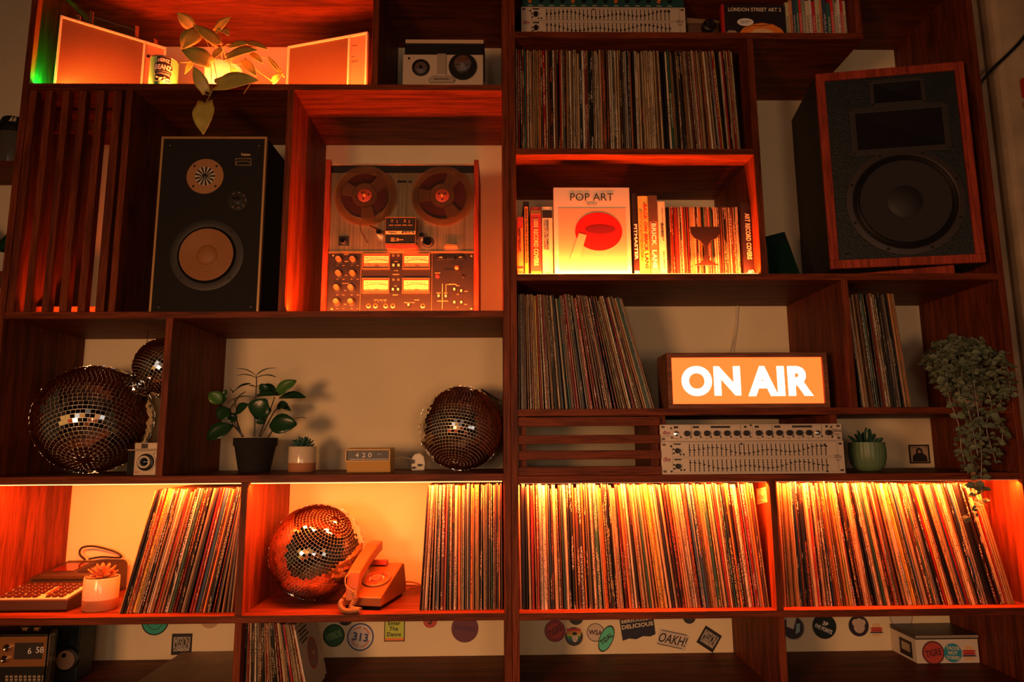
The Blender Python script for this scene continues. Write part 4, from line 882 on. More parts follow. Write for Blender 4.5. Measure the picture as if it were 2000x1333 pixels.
mb = MB(); mb.text('6', pt(56, 1273)[0], Y+.0036, pt(56, 1273)[1], .0145); mb.text('58', pt(76, 1271)[0], Y+.0036, pt(76, 1271)[1], .0145); mb.build('digits', M['white'], t)
for px, py in ((14, 1266), (9, 1288)): X, Z = pt(px, py); MB().lathe([(.0085, 0), (.0085, .008), (.006, .01), (.0035, .009)], 20, AY(X, Y+.006, Z)).build('knob', M['chrome'], t, smooth=True)
mb = MB()
for i in range(9):
    for j in range(3): X, Z = pt(8+i*9, 1325+j*6); mb.box(X-.0035, X+.0035, Y+.009, Y+.0115, Z-.0025, Z+.0025)
mb.build('speaker_grille', M['silver'], t)
for px in (45, 68): X = pt(px, 1232)[0]; MB().box(X-.006, X+.006, Y+.004, Y+.014, zt, zt+.004).build('top_button', M['brass'], t, bevel=.001)
# dark box with round dial behind it
Y = .17
def pt(px, py, dy=0): p = PX(px, py, Y+dy); return p.x, p.z
x0 = XL1+.003; x1, zt = pt(157, 1228)
t = thing('slide_viewer', 'dark teal box with a large round dial behind the clear clock', 'radio', ((x0+x1)/2, Y, ZE))
TE = mat('dark_teal', (.008, .014, .014), .5)
MB().box(x0, x1, Y, Y+.07, ZE+.0006, min(ZD-T-.004, zt+.02)).build('cabinet', TE, t, bevel=.003)
a, b = pt(118, 1286), pt(136, 1246); MB().box(a[0], b[0], Y-.001, Y, a[1], b[1]).build('recess_panel', M['black'], t)
X, Z = pt(134, 1287); MB().lathe([(.03, 0), (.03, .012), (.024, .014)], 36, AY(X, Y, Z)).build('dial_rim', M['black'], t, smooth=True)
MB().lathe([(.024, .0145), (.0005, .016)], 36, AY(X, Y, Z), cap=False).build('dial_face', mat('dial_tan', (.42, .26, .15), .4), t); MB().lathe([(.006, .0155), (.005, .0175)], 16, AY(X-.004, Y, Z+.012)).build('finger_dent', M['black'], t)
# brown lidded box in the lower left bay
t = thing('wooden_box', 'low brown wooden box lying left of the lowest records', 'box', (PX(400, 1320, .2).x, .2, ZE))
x0 = PX(344, 1300, .3).x; x1 = xd5-.002
MB().box(x0, x1, .05, .335, ZE+.0006, ZE+.018).build('box_body', mat('box_maroon', (.16, .03, .02), .5), t)
MB().box(x0-.002, x1, .048, .337, ZE+.018, ZE+.024).build('lid', mat('box_brown', (.3, .17, .09), .5, nz=.2, ns=20), t, bevel=.001)
# white sleeve turned outwards at the end of the lowest records
t = thing('front_facing_record', 'white record sleeve with round label turned outward at the end of the lowest records', 'record', (PX(600, 1345, .02).x, .02, ZE))
a = PX(577, 1232, .018); b = PX(616, 1222, .21); c_ = PX(640, 1340, .21); d_ = PX(604, 1345, .018)
nz_ = Vector((.003, .0006, 0)); d_.z = ZE+.001; c_.z = ZE+.001; c_.y = min(c_.y, d_.y+.16); b = c_+(a-d_)
mb = MB(); mb.hexa([d_-nz_, d_, c_, c_-nz_, a-nz_, a, b, b-nz_]); mb.build('sleeve', mat('white_sleeve', (.6, .52, .42), .5), t)
NF = (c_-d_).cross(a-d_).normalized(); NF = NF if NF.dot(CAM-d_) > 0 else -NF
def bil(u, v): return (d_.lerp(c_, u)).lerp(a.lerp(b, u), v)
for nm, r_, m_, k in (('outer_label', .3, M['red'], 0), ('label_ring', .26, mat('violet_label', (.2, .06, .12), .5), .0004), ('inner_label', .15, mat('plum_label', (.3, .04, .04), .5), .0008), ('spindle_hole', .03, M['cream'], .0012)):
    mb = MB(); n = 32; P = [bil(.62+.9*r_*cos(2*pi*i/n), .5+r_*.8*sin(2*pi*i/n))+NF*(.0005+k*1.5) for i in range(n)]; Q = [p-NF*(.0004+k) for p in P]
    mb.add(P+Q, [tuple(range(n)), tuple(range(2*n-1, n-1, -1))]+[(i, i+n, (i+1) % n+n, (i+1) % n) for i in range(n)]); mb.build(nm, m_, t)
mb = MB()
for i, (v, u0, u1) in enumerate(((.93, .1, .55), (.87, .15, .5), (.81, .1, .6), (.75, .18, .5))):
    P = [bil(u0, v), bil(u1, v), bil(u1, v+.03), bil(u0, v+.03)]; k = NF*.0007; mb.hexa([P[0]-k, P[1]-k, P[1]+k, P[0]+k, P[3]-k, P[2]-k, P[2]+k, P[3]+k])
mb.build('printed_lines', M['ink'], t)
# ------------------------------------------------------------------ rack equipment
PANEL = mat('rack_silver', (.62, .52, .4), .4, .15); PRN = M['ink']; MAROON = mat('maroon_print', (.3, .02, .06), .5)
def eq_panel(t, x0, x1, z0, z1, Y, model, brand='dbx'):
    w = x1-x0; h = z1-z0; o = MB().box(x0, x1, Y, Y+.003, z0, z1).build('face_plate', PANEL, t, bevel=.0006)
    MB().box(x0+.022, x1-.022, Y+.003, Y+.2, z0+.002, z1-.002).build('chassis', M['black'], t)
    for sx in (x0+.008, x1-.009):
        for sz in (z0+.008, z1-.008):
            MB().box(sx-.0045, sx+.0045, Y-.001, Y, sz-.0028, sz+.0028).build('rack_screw', mat('screw_brown', (.12, .08, .06), .4, .6), t, bevel=.001)
    pr = MB(); sl = MB()
    for k in range(2):
        zc = z0+h*(.27+.47*(1-k)); zlo = zc-h*.2; zhi = zc+h*.2
        pr.frame(x0+.03*w*2, x0+w*.965, zlo-h*.01, zhi+h*.02, .0005, Y-.0004, Y)
        for b_ in range(5): pr.box(x0+w*.145, x0+w*.905, Y-.0003, Y, zc+h*(-.16+.08*b_)-.0002, zc+h*(-.16+.08*b_)+.0002)
        pr.box(x0+w*.07, x0+w*.108, Y-.0008, Y, zhi-h*.04, zhi)
        for bx_, bz in ((.064, -.1), (.1, -.14), (.118, -.14), (.063, .02)): pr.box(x0+w*bx_, x0+w*bx_+.0045, Y-.001, Y, zc+h*bz-.002, zc+h*bz+.0025)
        X, Z = x0+w*.088, zc-.002
        MB().lathe([(.0068, 0), (.0064, .01), (.0055, .011), (.0005, .011)], 20, AY(X, Y, Z)).build('gain_knob', M['black'], t, smooth=True)
        n = 31
        for i in range(n):
            X = x0+w*(.155+.745*i/(n-1)); sl.box(X-.0011, X+.0011, Y-.0005, Y+.0001, zlo+.001, zhi-.002)
            v = .5+.42*sin(i*.38+k*1.7)*sin(i*.17+k) ; zf_ = zlo+.004+(zhi-zlo-.01)*min(.95, max(.05, v))
            MB().box(X-.0021, X+.0021, Y-.006, Y, zf_-.0016, zf_+.0016).build('fader', M['black'], t)
    for fx_, fz in ((.052, .1), (.055, .92), (.895, .93), (.9, .07), (.44, .985)): pr.lathe([(.0028, 0), (.0028, .0008)], 12, AY(x0+w*fx_, Y, z0+h*fz*.93))
    pr.text(model, x1-w*.035, Y-.0004, z0+h*.52, .0085, w*.038, bold=.01); pr.text('31 BAND EQ', x1-w*.035, Y-.0004, z0+h*.42, .002); pr.text('EQUALIZER', x1-w*.035, Y-.0004, z0+h*.385, .002)
    pr.build('printed_legends', PRN, t); sl.build('fader_slots', M['ink'], t)
    MB().text(brand, x0+w*.031, Y-.0004, z0+h*.47, .0105, w*.042, bold=.02).build('maker_lettering', MAROON, t)
    MB().box(x0+w*.012, x0+w*.052, Y-.0003, Y, z0+h*.385, z0+h*.39).build('lettering_rule', PRN, t)
Y = .008
x0 = PX(1291, 895, Y).x; x1 = PX(1648, 895, Y).x; z1 = PX(1470, 829, Y).z; zm = PX(1470, 862, Y).z; z0 = R5+.0006
t = thing('graphic_equaliser', 'silver two-row graphic equaliser below the compressor, right of the sideways slats', 'equaliser', ((x0+x1)/2, Y, R5)); eq_panel(t, x0+.001, x1+.002, z0, zm, Y, '231s')
t = thing('compressor', 'slim silver compressor with a row of black knobs on top of the equaliser', 'compressor', ((x0+x1)/2, Y, zm))
zb = zm+.0006; w = x1-x0; h = z1-zb
MB().box(x0, x1, Y, Y+.003, zb, z1).build('face_plate', PANEL, t, bevel=.0006); MB().box(x0+.022, x1-.022, Y+.003, Y+.2, zb+.001, z1-.001).build('chassis', M['black'], t)
pr = MB()
for sx in (x0+.008, x1-.009):
    for sz in (zb+.006, z1-.006): MB().box(sx-.0045, sx+.0045, Y-.001, Y, sz-.0028, sz+.0028).build('rack_screw', mat('screw_brown2', (.12, .08, .06), .4, .6), t, bevel=.001)
kx = [1321, 1341, 1360, 1380, 1399, 1419, 1438, 1457, 1481, 1501, 1521, 1541, 1560, 1579, 1597, 1617]
for i, px in enumerate(kx):
    X = PX(px, 848, Y).x; big = i not in (0, 14)
    MB().lathe([(.0075, 0), (.007, .011), (.006, .012), (.0005, .012)] if big else [(.0065, 0), (.0065, .001), (.005, .0012), (.005, .006), (.0005, .0065)], 20, AY(X, Y, zb+h*.46)).build('knob', M['black'] if big else M['chrome'], t, smooth=True)
    pr.box(X+.009, X+.013, Y-.001, Y, zb+h*.2, zb+h*.3); pr.text('dB', X, Y-.0004, zb+h*.14, .0022)
for a, b in ((1316, 1324), (1353, 1365), (1388, 1426), (1453, 1458), (1474, 1482), (1512, 1524), (1547, 1586), (1612, 1617)): xa, xb = PX(a, 836, Y).x, PX(b, 836, Y).x; pr.box(xa, xb, Y-.0008, Y, zb+h*.78, zb+h*.9)
for a, b in ((1316, 1350), (1350, 1446), (1446, 1470), (1476, 1508), (1508, 1604), (1604, 1626)): xa, xb = PX(a, 836, Y).x, PX(b, 836, Y).x; pr.frame(xa, xb, zb+h*.16, zb+h*.94, .0004, Y-.0004, Y)
pr.text('166xs', x1-.0125, Y-.0004, zb+h*.6, .0085, .023, bold=.01); pr.text('COMPRESSOR', x1-.0125, Y-.0004, zb+h*.38, .002); pr.text('LIMITER', x1-.0125, Y-.0004, zb+h*.3, .002)
for px, f in ((1311, .78), (1312, .22), (1467, .93), (1624, .8), (1625, .2)): pr.lathe([(.0026, 0), (.0026, .0008)], 12, AY(PX(px, 848, Y).x, Y, zb+h*f))
pr.build('printed_legends', PRN, t)
MB().text('dbx', x0+w*.035, Y-.0004, zb+h*.52, .0095, w*.042, bold=.02).build('maker_lettering', MAROON, t); MB().box(x0+w*.012, x0+w*.058, Y-.0003, Y, zb+h*.3, zb+h*.32).build('lettering_rule', PRN, t)
# top shelf equaliser and mixer
Y = .075; x0 = PX(1018, 40, Y).x; x1 = PX(1339, 42, Y).x; z1 = PX(1180, 14, Y).z
t = thing('graphic_equaliser', 'dim silver graphic equaliser on the top shelf right of the centre post', 'equaliser', ((x0+x1)/2, Y, RT)); MB().box(x0+.02, x1-.02, Y+.01, Y+.2, RT+.0006, RT+.0345).build('feet_rail', M['black'], t); eq_panel(t, x0, x1, RT+.035, z1, Y, '231s')
t = thing('mixer', 'dark green rack unit standing on the top shelf equaliser', 'mixer', ((x0+x1)/2, Y, z1)); GP = mat('dark_green_panel', (.01, .06, .055), .5)
MB().box(x0+.004, x1-.002, Y+.002, Y+.2, z1+.0006, z1+.07).build('case', GP, t, bevel=.001)
mb = MB()
for i in range(14): mb.box(x0+.02+i*.032, x0+.034+i*.032, Y+.0014, Y+.002, z1+.005, z1+.0065)
mb.build('printed_legends', M['cream'], t)
for i in range(14): MB().lathe([(.006, 0), (.005, .012), (.0005, .0125)], 16, AY(x0+.027+i*.032, Y+.002, z1+.02)).build('knob', M['black'] if i % 4 else M['orange'], t, smooth=True)
# old folding camera
Y = .09
def pt(px, py, dy=0): p = PX(px, py, Y+dy); return p.x, p.z
x0, _ = pt(1345, 60); x1, z1 = pt(1406, 36)
t = thing('old_camera', 'old brown camera beside the top shelf equaliser', 'camera', ((x0+x1)/2, Y, RT))
MB().box(x0, x1, Y+.01, Y+.06, RT+.0006, z1-.012).build('body', mat('brown_leather', (.12, .06, .03), .6), t, bevel=.003)
MB().hexa([(x0-.004, Y+.005, z1-.0115), (x1, Y+.005, z1-.0115), (x1, Y+.065, z1-.0115), (x0-.004, Y+.065, z1-.0115), (x0-.004, Y+.005, z1+.006), (x1, Y+.005, z1-.003), (x1, Y+.065, z1-.003), (x0-.004, Y+.065, z1+.006)]).build('top_plate', mat('worn_brass', (.3, .18, .1), .5, .3), t, bevel=.001)
X, Z = pt(1383, 52); MB().lathe([(.019, 0), (.018, .02), (.014, .022), (.012, .018), (.0005, .019)], 28, AY(X, Y+.01, Z)).build('lens', M['black'], t, smooth=True); MB().lathe([(.012, .0195), (.0105, .021), (.0095, .0195)], 24, AY(X, Y+.01, Z), cap=False).build('lens_rim', M['chrome'], t, smooth=True)
mb = MB(); [mb.lathe([(.002, 0), (.002, .002)], 8, AY(x0+.008+i*.005, Y+.01, RT+.008+.004*(i % 3))) for i in range(4)]; mb.build('shutter_studs', M['brass'], t)
# ------------------------------------------------------------------ books
def book(px0, px1, py1, z, Y, label, col, title=None, tcol='white', cat='book', sub=None, bands=(), depth=.2, rough=.45, pyb=538, group=None, th=.6, off=0, logo=None, two=None, nomark=False):
    x0 = PX(px0, (py1+pyb)/2, Y).x; x1 = PX(px1, (py1+pyb)/2, Y).x; z1 = PX((px0+px1)/2, py1, Y).z; z0 = z+.0006; w = x1-x0; h = z1-z0
    t = thing('book', label, cat, (x0, Y, z), group=group)
    cm = mat('book_cover', col, rough, nz=.06, ns=60)
    MB().box(x0+.0004, x0+.0014, Y+.001, Y+depth, z0, z1).build('cover_board', cm, t); MB().box(x1-.0014, x1-.0004, Y+.001, Y+depth, z0, z1).build('cover_board', cm, t)
    vs = []; n = 7
    for zz in (z0, z1):
        for i in range(n): a = i/(n-1); vs.append((x0+.0004+(w-.0008)*a, Y+.0022*(2*a-1)**2, zz))
        vs += [(x1-.0004, Y+.004, zz), (x0+.0004, Y+.004, zz)]
    k = n+2; MB().add(vs, [tuple(range(k-1, -1, -1)), tuple(range(k, 2*k))]+[(i, (i+1) % k, k+(i+1) % k, k+i) for i in range(k)]).build('spine', cm, t)
    if w > .005: MB().box(x0+.0015, x1-.0015, Y+.005, Y+depth-.004, z0+.002, z1-.003).build('page_block', M['cream'], t)
    cc = (x0+x1)/2
    for (f0, f1, bc) in bands: MB().box(x0+.0012, x1-.0012, Y-.0003, Y+.0012, z0+h*f0, z0+h*f1).build('spine_band', M[bc] if isinstance(bc, str) else mat('band', bc, .5), t)
    if title: MB().text(title, cc+off*w, Y-.0006, z0+h*(.5 if sub is None else .42), w*th, min(h*.86, h*(.84 if sub is None else .5)), rot=-pi/2, bold=.02).build('title', M[tcol], t) if 0 else None
    mb = MB()
    if title:
        s_, fc, fl, hh = title; mb.text(s_, cc+off*w, Y-.0006, z0+h*fc, w*hh, h*fl, rot=-pi/2, bold=.03)
    if sub:
        s_, fc, fl, hh, oo = sub; mb.text(s_, cc+oo*w, Y-.0006, z0+h*fc, w*hh, h*fl, rot=-pi/2, bold=.01)
    if title or sub: mb.build('title', M[tcol], t)
    if two:
        s_, fc, fl, hh, oo, m2 = two; MB().text(s_, cc+oo*w, Y-.0009, z0+h*fc, w*hh, h*fl, rot=-pi/2, bold=.03).build('second_title', M[m2], t)
    if logo:
        s_, f_, hh, m2 = logo; MB().text(s_, cc, Y-.0009, z0+h*f_, hh, maxw=w*.9, bold=.02).build('publisher_mark', M[m2], t)
    return t, x0, x1, z0, z1
Y = .045; z = R3
book(1010, 1022.5, 424, z, Y, 'small orange book at the left end of the lit book row', (.75, .2, .06), ("LONDON'S LOST", .62, .4, .28), 'ink', sub=('MUSIC VENUES 2', .6, .4, .28, -.24), bands=((.82, 1, (.35, .05, .04)), (.15, .19, 'ink')), logo=('DG', .09, .008, 'red'), depth=.16)
book(1022.5, 1034, 394, z, Y, 'tall black book with a narrow orange spine panel', (.012, .01, .01), ('AROUND THE WORLD IN 80 RECORD STORES', .55, .72, .34), 'ink', bands=(), depth=.22)
x0 = PX(1025, 470, Y).x; x1 = PX(1031.5, 470, Y).x
MB().box(x0, x1, Y-.0003, Y+.001, z+.01, PX(1028, 404, Y).z).build('spine_band', M['orange'], [o for o in bpy.data.objects if o.name.startswith('book') and o.parent is None and abs(o.location.x-PX(1022.5, 466, Y).x) < 1e-4][0])
book(1036, 1058, 405, z, Y, 'thick red spined book about record covers', (.35, .04, .03), ('1000 RECORD COVERS', .5, .66, .42), 'gold', bands=((.9, .96, 'brass'), (.02, .09, 'orange')), depth=.17)
book(1059, 1080, 404, z, Y, 'cream spined collectors guide left of the large red oval cover', (.75, .6, .4), ('DEFINITELY THE COMPLETE', .6, .42, .2), 'ink', sub=('COLLECTORS GUIDE', .6, .42, .22, -.25), logo=('O', .05, .011, 'ink'), bands=((.84, .95, 'ink'),), depth=.17)
# large front-facing art book
YB = .03; cx0 = PX(1083, 450, YB).x; cx1 = PX(1231.5, 450, YB).x; z1 = PX(1157, 366.5, YB).z; z0 = z+.0006
t = thing('art_book', 'large book facing front with a big red oval on its cover', 'book', ((cx0+cx1)/2, YB, z))
CV = mat('cover_cream', (.78, .68, .52), .4)
MB().box(cx0, cx1, YB, YB+.0025, z0, z1).build('front_cover', CV, t, bevel=.0006); MB().box(cx0, cx1, YB+.0135, YB+.0155, z0, z1).build('back_cover', CV, t)
MB().box(cx0+.002, cx1-.003, YB+.0026, YB+.0134, z0+.002, z1-.002).build('page_block', M['cream'], t); MB().box(cx0-.0008, cx0+.0015, YB+.0005, YB+.0155, z0, z1).build('spine', CV, t)
w = cx1-cx0; h = z1-z0; q = lambda u, v: (cx0+w*u, z0+h*v)
MB().text('POP ART', cx0+w*.5, YB-.0005, z0+h*.89, h*.085, w*.57, bold=-.004).build('title', M['ink'], t); MB().text('Klaus Honnef', cx0+w*.5, YB-.0005, z0+h*.805, h*.014).build('author_line', M['ink'], t)
pm = MB().box(*[q(.055, 0)[0], q(.945, 0)[0]], YB-.0003, YB, z0+h*.06, z0+h*.765).build('cover_picture', mat('picture_ground', (.66, .45, .28), .4), t)
n = 40; ell = lambda cu, cv, a, b: [q(cu+a*cos(2*pi*i/n), cv+b*sin(2*pi*i/n)) for i in range(n)]
MB().prism(ell(.58, .5, .31, .215), YB-.0007, YB-.0003).build('red_oval', mat('oval_red', (.6, .015, .012), .35), pm)
MB().prism(ell(.6, .52, .2, .05), YB-.001, YB-.0007).build('dark_oval', mat('oval_dark', (.2, .01, .015), .4), pm)
MB().prism([q(u, v) for u, v in ((.17, .13), (.29, .12), (.42, .46), (.32, .48))], YB-.0013, YB-.0009).build('tan_bar', mat('bar_tan', (.8, .55, .3), .4), pm)
MB().text('TASCHEN', cx0+w*.5, YB-.0005, z0+h*.025, h*.012).build('publisher_line', M['gold'], t)
book(1236, 1247.5, 378, z, Y, 'slim black book right of the red oval cover', (.02, .01, .01), ('PITMASTER', .42, .42, .55), 'white', bands=((.02, .08, 'white'),))
book(1247.5, 1268, 383, z, Y, 'yellow book with red brush lettering on its spine', (.72, .55, .12), ('BACK ON BRICK LANE', .5, .8, .34), 'red', off=.2, two=('ROY LICHTENSTEIN', .5, .6, .3, -.22, 'orange'))
book(1268.5, 1286, 382, z, Y, 'mottled brown book with pale lettering', (.3, .16, .07), ('BRICK  LANE', .38, .55, .5), 'white', bands=((.68, .99, (.1, .05, .03)), (.04, .1, 'gold')))
book(1286.5, 1301.5, 394, z, Y, 'cream spined book left of the small singles', (.75, .62, .42), ('BLUE NOTE', .62, .18, .36), 'ink', sub=('THE COVER ART OF          RECORDS', .52, .8, .16, .1))
book(1449, 1475, 397, z, Y, 'black book about art record covers at the right of the singles', (.02, .01, .01), ('ART RECORD COVERS', .55, .62, .36), 'cream', logo=('40', .07, .013, 'white'), depth=.2)
# seven inch singles
s0, STUFF_, x0 = NREC[0], STUFF, PX(1303, 470, Y).x
xend = PX(1448, 470, Y).x; x = x0; i = 0; hh = PX(1370, 404, Y).z-z
while True:
    tt = min(.0055, max(.0018, random.lognormvariate(math.log(.0034), .35)))
    if x+tt > xend: break
    nm, col, _ = pick()
    if i == 7: tt, col, nm = .009, (.2, .03, .02), 'thick maroon'
    vs, fs = sleeve_geo(tt*.97, hh+random.uniform(-.001, .0005), .18); cols = sleeve_cols(col, (.7, .5, .3) if sum(col) < .6 else (.03, .02, .02), 1 if random.random() < .35 else 0)
    me = bpy.data.meshes.new('seven_inch_single'); me.from_pydata(vs, [], fs); me.materials.append(SLV)
    for an, k in (('Col', 0), ('Col2', 1)): at = me.attributes.new(an, 'FLOAT_COLOR', 'FACE'); at.data.foreach_set('color', [q_ for c in cols for q_ in c[k]])
    o = link(bpy.data.objects.new('seven_inch_single', me)); o.location = (x, Y+.004, z+.0005); tagp(o, ordl(nm+' single sleeve', 'in the lit book row'), 'single', 'seven inch singles in the book row'); x += tt; i += 1
x = xd5+T+.002; xend = PX(606, 1340, .03).x; prev = None; i = 0
while True:
    tt = min(.007, max(.002, random.lognormvariate(math.log(.0037), .35))); a_ = R(interp([(PX(475, 1340, .03).x, 1), (PX(520, 1340, .03).x, 4), (PX(560, 1340, .03).x, 10), (PX(606, 1340, .03).x, 14)], x))
    if prev is not None: x += max(0, .178*(tan(a_)-tan(prev)))
    if x+tt > xend: break
    prev = a_; nm, col, _ = pick()
    vs, fs = sleeve_geo(tt*.97, .178+random.uniform(-.003, .001), .18); cols = sleeve_cols(col, (.7, .5, .3) if sum(col) < .6 else (.03, .02, .02), 1)
    me = bpy.data.meshes.new('seven_inch_single'); me.from_pydata(vs, [], fs); me.materials.append(SLV)
    for an, k in (('Col', 0), ('Col2', 1)): at = me.attributes.new(an, 'FLOAT_COLOR', 'FACE'); at.data.foreach_set('color', [q_ for c in cols for q_ in c[k]])
    o = link(bpy.data.objects.new('seven_inch_single', me)); o.location = (x, .03+random.uniform(-.003, .003), ZE+.0005); o.rotation_euler = (0, -a_, 0); tagp(o, ordl(nm+' single sleeve', 'on the lowest shelf'), 'single', 'singles on the lowest shelf'); x += tt/cos(a_)
# coupe silhouette standing before the singles
YC = .028; q2 = lambda px, py: (PX(px, py, YC).x, PX(px, py, YC).z)
pr_ = [(1348, 443), (1349, 455), (1356, 465), (1368, 471), (1375, 480), (1376.5, 495), (1374, 508), (1366, 514), (1357.5, 517)]
pts = [q2(*p) for p in pr_]; cxg = q2(1379, 480)[0]; zb_ = pts[-1][1]
t = thing('coupe_ornament', 'flat dark cocktail coupe cutout standing before the small singles', 'ornament', (cxg, YC, z))
right = [(2*cxg-x_, z_) for x_, z_ in pts]
MB().prism(pts+[(pts[-1][0], zb_-.002)]+[(right[-1][0], zb_-.002)]+right[::-1], YC, YC+.003).build('cutout', mat('dark_brown_metal', (.025, .01, .006), .5), t, bevel=.0005)
MB().box(cxg-.012, cxg+.012, YC, YC+.012, z+.0006, z+.0022).build('base', mat('clear_base', (.9, .8, .7), .1, trans=.9), t); MB().box(cxg-.004, cxg+.004, YC+.0032, YC+.0042, z+.0022, zb_).build('stand', mat('clear_stand', (.9, .8, .7), .1, trans=.9), t)
# top shelf: street art book and paperback row
YB = .03; cx0 = PX(1411, 40, YB).x; cx1 = PX(1534, 40, YB).x; z1 = PX(1470, 9, YB).z; z0 = RT+.0006
t = thing('art_book', 'large dark book facing front on the top shelf with comic style cover', 'book', ((cx0+cx1)/2, YB, RT)); w = cx1-cx0; z1 = z0+w*.72 if z1 < z0 else z1
hB = z1-z0
MB().box(cx0, cx1, YB, YB+.015, z0, z1).build('cover', mat('night_cover', (.02, .015, .02), .4), t, bevel=.0008)
MB().box(cx0-.001, cx0+.006, YB-.0004, YB+.015, z0, z1).build('spine', M['red'], t)
MB().text('LONDON STREET ART 2', cx0+w*.52, YB-.0005, z1-.016, .012, w*.84, bold=.02).build('title', M['cream'], t)
u = lambda a, b: (cx0+w*a, z0+(b)*.052)
pm = MB().prism([u(a, b) for a, b in ((.3, 0), (.26, .35), (.32, .62), (.45, .85), (.62, .95), (.8, .85), (.92, .6), (.97, .3), (.95, 0))][::-1], YB-.0006, YB).build('orange_shape', M['orange'], t)
MB().prism([u(a, b) for a, b in ((.45, 0), (.42, .3), (.5, .55), (.66, .6), (.78, .45), (.84, .2), (.82, 0))][::-1], YB-.001, YB-.0006).build('pale_shape', M['gold'], t)
MB().prism([u(a, b) for a, b in ((.02, 0), (.03, .3), (.1, .5), (.2, .45), (.24, .2), (.2, 0))][::-1], YB-.001, YB-.0006).build('grey_shape', M['silver'], t)
mb = MB(); n = 20; c0 = u(.36, .98); mb.prism([(c0[0]+.024*cos(2*pi*i/n), c0[1]+.012*sin(2*pi*i/n)) for i in range(n)], YB-.0013, YB-.001); mb.build('speech_bubble', M['white'], t)
mb = MB(); mb.tube([(u(.34, .5)[0], YB-.0012, u(.34, .5)[1]), (u(.45, .8)[0], YB-.0012, u(.45, .8)[1]), (u(.6, .75)[0], YB-.0012, u(.6, .75)[1]), (u(.75, .85)[0], YB-.0012, u(.75, .85)[1])], .0008, 4); mb.text('OUR STREETS\nOUR ART', c0[0], YB-.0015, c0[1], .009, .03); mb.build('cover_lines', M['ink'], t)
x = PX(1535, 40, .04).x; xend = xe0-.002; i = 0
BC = [('pale yellow', (.55, .5, .3)), ('white', (.7, .66, .58)), ('grey green', (.25, .27, .2)), ('black', (.02, .02, .025)), ('dark green', (.03, .12, .09)), ('orange', (.65, .25, .1)), ('red', (.5, .03, .04)), ('maroon', (.2, .02, .04)), ('cream', (.62, .5, .34)), ('scarlet', (.65, .03, .03)), ('navy', (.04, .06, .12)), ('tan', (.5, .34, .2))]
while x < xend-.006:
    tt = random.uniform(.0055, .0125)
    if x+tt > xend: break
    nm, col = BC[(i*5+i//3) % len(BC)]; hb = random.uniform(.12, .15)
    t = thing('paperback', ordl(nm+' paperback', 'on the top shelf'), 'book', (x, .04, RT), group='paperbacks on the top shelf')
    cm = mat('paperback_cover', col, .45, nz=.1, ns=50); MB().box(x+.0002, x+tt-.0002, .04, .16, RT+.0006, RT+hb).build('cover', cm, t, bevel=.0005)
    mb = MB(); mb.text(random.choice(['STREET ART', 'GRAFFITI', 'LONDON', 'MURALS', 'PAINTING']), x+tt/2, .0396, RT+hb*.4, tt*.45, hb*.45, rot=-pi/2); mb.build('title', M['ink'] if sum(col) > .8 else M['cream'], t)
    x += tt; i += 1
# ------------------------------------------------------------------ on air sign
Y = .03; x0 = PX(1304, 745, Y).x; x1 = PX(1618.5, 745, Y).x; z0 = R4+.0006; z1 = PX(1460, 689, Y).z
t = thing('on_air_sign', 'glowing orange lightbox sign reading ON AIR', 'sign', ((x0+x1)/2, Y, R4)); SW = wood('sign_walnut', 0, (.26, .1, .05), (.16, .06, .03))
MB().frame(x0, x1, z0, z1, .0125, Y, Y+.11).build('wooden_case', SW, t, bevel=.001); MB().box(x0+.012, x1-.012, Y+.1, Y+.108, z0+.012, z1-.012).build('back_panel', M['black'], t)
SG = mat('sign_orange', (.2, .1, .03), .5, em=(1, .07, .0105), es=3.8); SWH = mat('sign_letters', (1, .95, .9), .5, em=(1, .85, .7), es=3)
fz0, fz1 = z0+.0125, z1-.0125; pf = MB().box(x0+.0125, x1-.0125, Y+.008, Y+.011, fz0, fz1).build('light_panel', SG, t)
mb = MB(); p = PX(1389, 744.5, Y+.007); hh = PX(1389, 715, Y+.007).z-PX(1389, 773.5, Y+.007).z
mb.text('ON', p.x, Y+.0074, p.z, hh, PX(1447, 745, Y).x-PX(1331.5, 745, Y).x, bold=.05); p = PX(1524, 744.5, Y+.007); mb.text('AIR', p.x, Y+.0074, p.z, hh, PX(1588, 745, Y).x-PX(1460.5, 745, Y).x, bold=.05)
mb.build('lettering', SWH, t)
for k, dx in enumerate((0, 2.5)):
    t = thing('wall_cable', ('left', 'right')[k]+' one of two pale cables on the wall above the on air sign', 'cable', tuple(PX(1438+dx, 602, .345)), group='pale cables behind the sign')
    MB().tube([PX(px+dx, py, .346) for px, py in ((1439, 596), (1438, 615), (1437, 635), (1434, 655), (1429+dx, 675), (1424+dx*2, 692), (1420, 710))], .0022, 8).build('cable_run', M['cream'], t, smooth=True)
# ------------------------------------------------------------------ large three-way speaker, toed in
PL_ = Vector((.9205, .05)); PR_ = Vector((1.308, -.02)); rz = atan2(PR_.y-PL_.y, PR_.x-PL_.x); w = (PR_-PL_).length
zb0 = 1.9735; H = .582
t = thing('loudspeaker', 'large walnut framed loudspeaker with big black woofer in the right bay', 'speaker', (PL_.x, PL_.y, R3), rz)
Mt = Matrix.Translation((PL_.x, PL_.y, R3)) @ Matrix.Rotation(rz, 4, 'Z'); Mi = Mt.inverted(); nW = Mt.to_3x3() @ Vector((0, -1, 0))
def kf(px, py, dy=.008):
    o0 = Mt @ Vector((0, dy, 0)); r_ = ray(px, py); tt = (o0-CAM).dot(nW)/r_.dot(nW); return Mi @ (CAM+r_*tt)
b0 = zb0-R3; WK = wood('walnut_red', 2, (.4, .06, .025), (.22, .03, .015))
BS = mat('dark_side', (.02, .011, .007), .7)
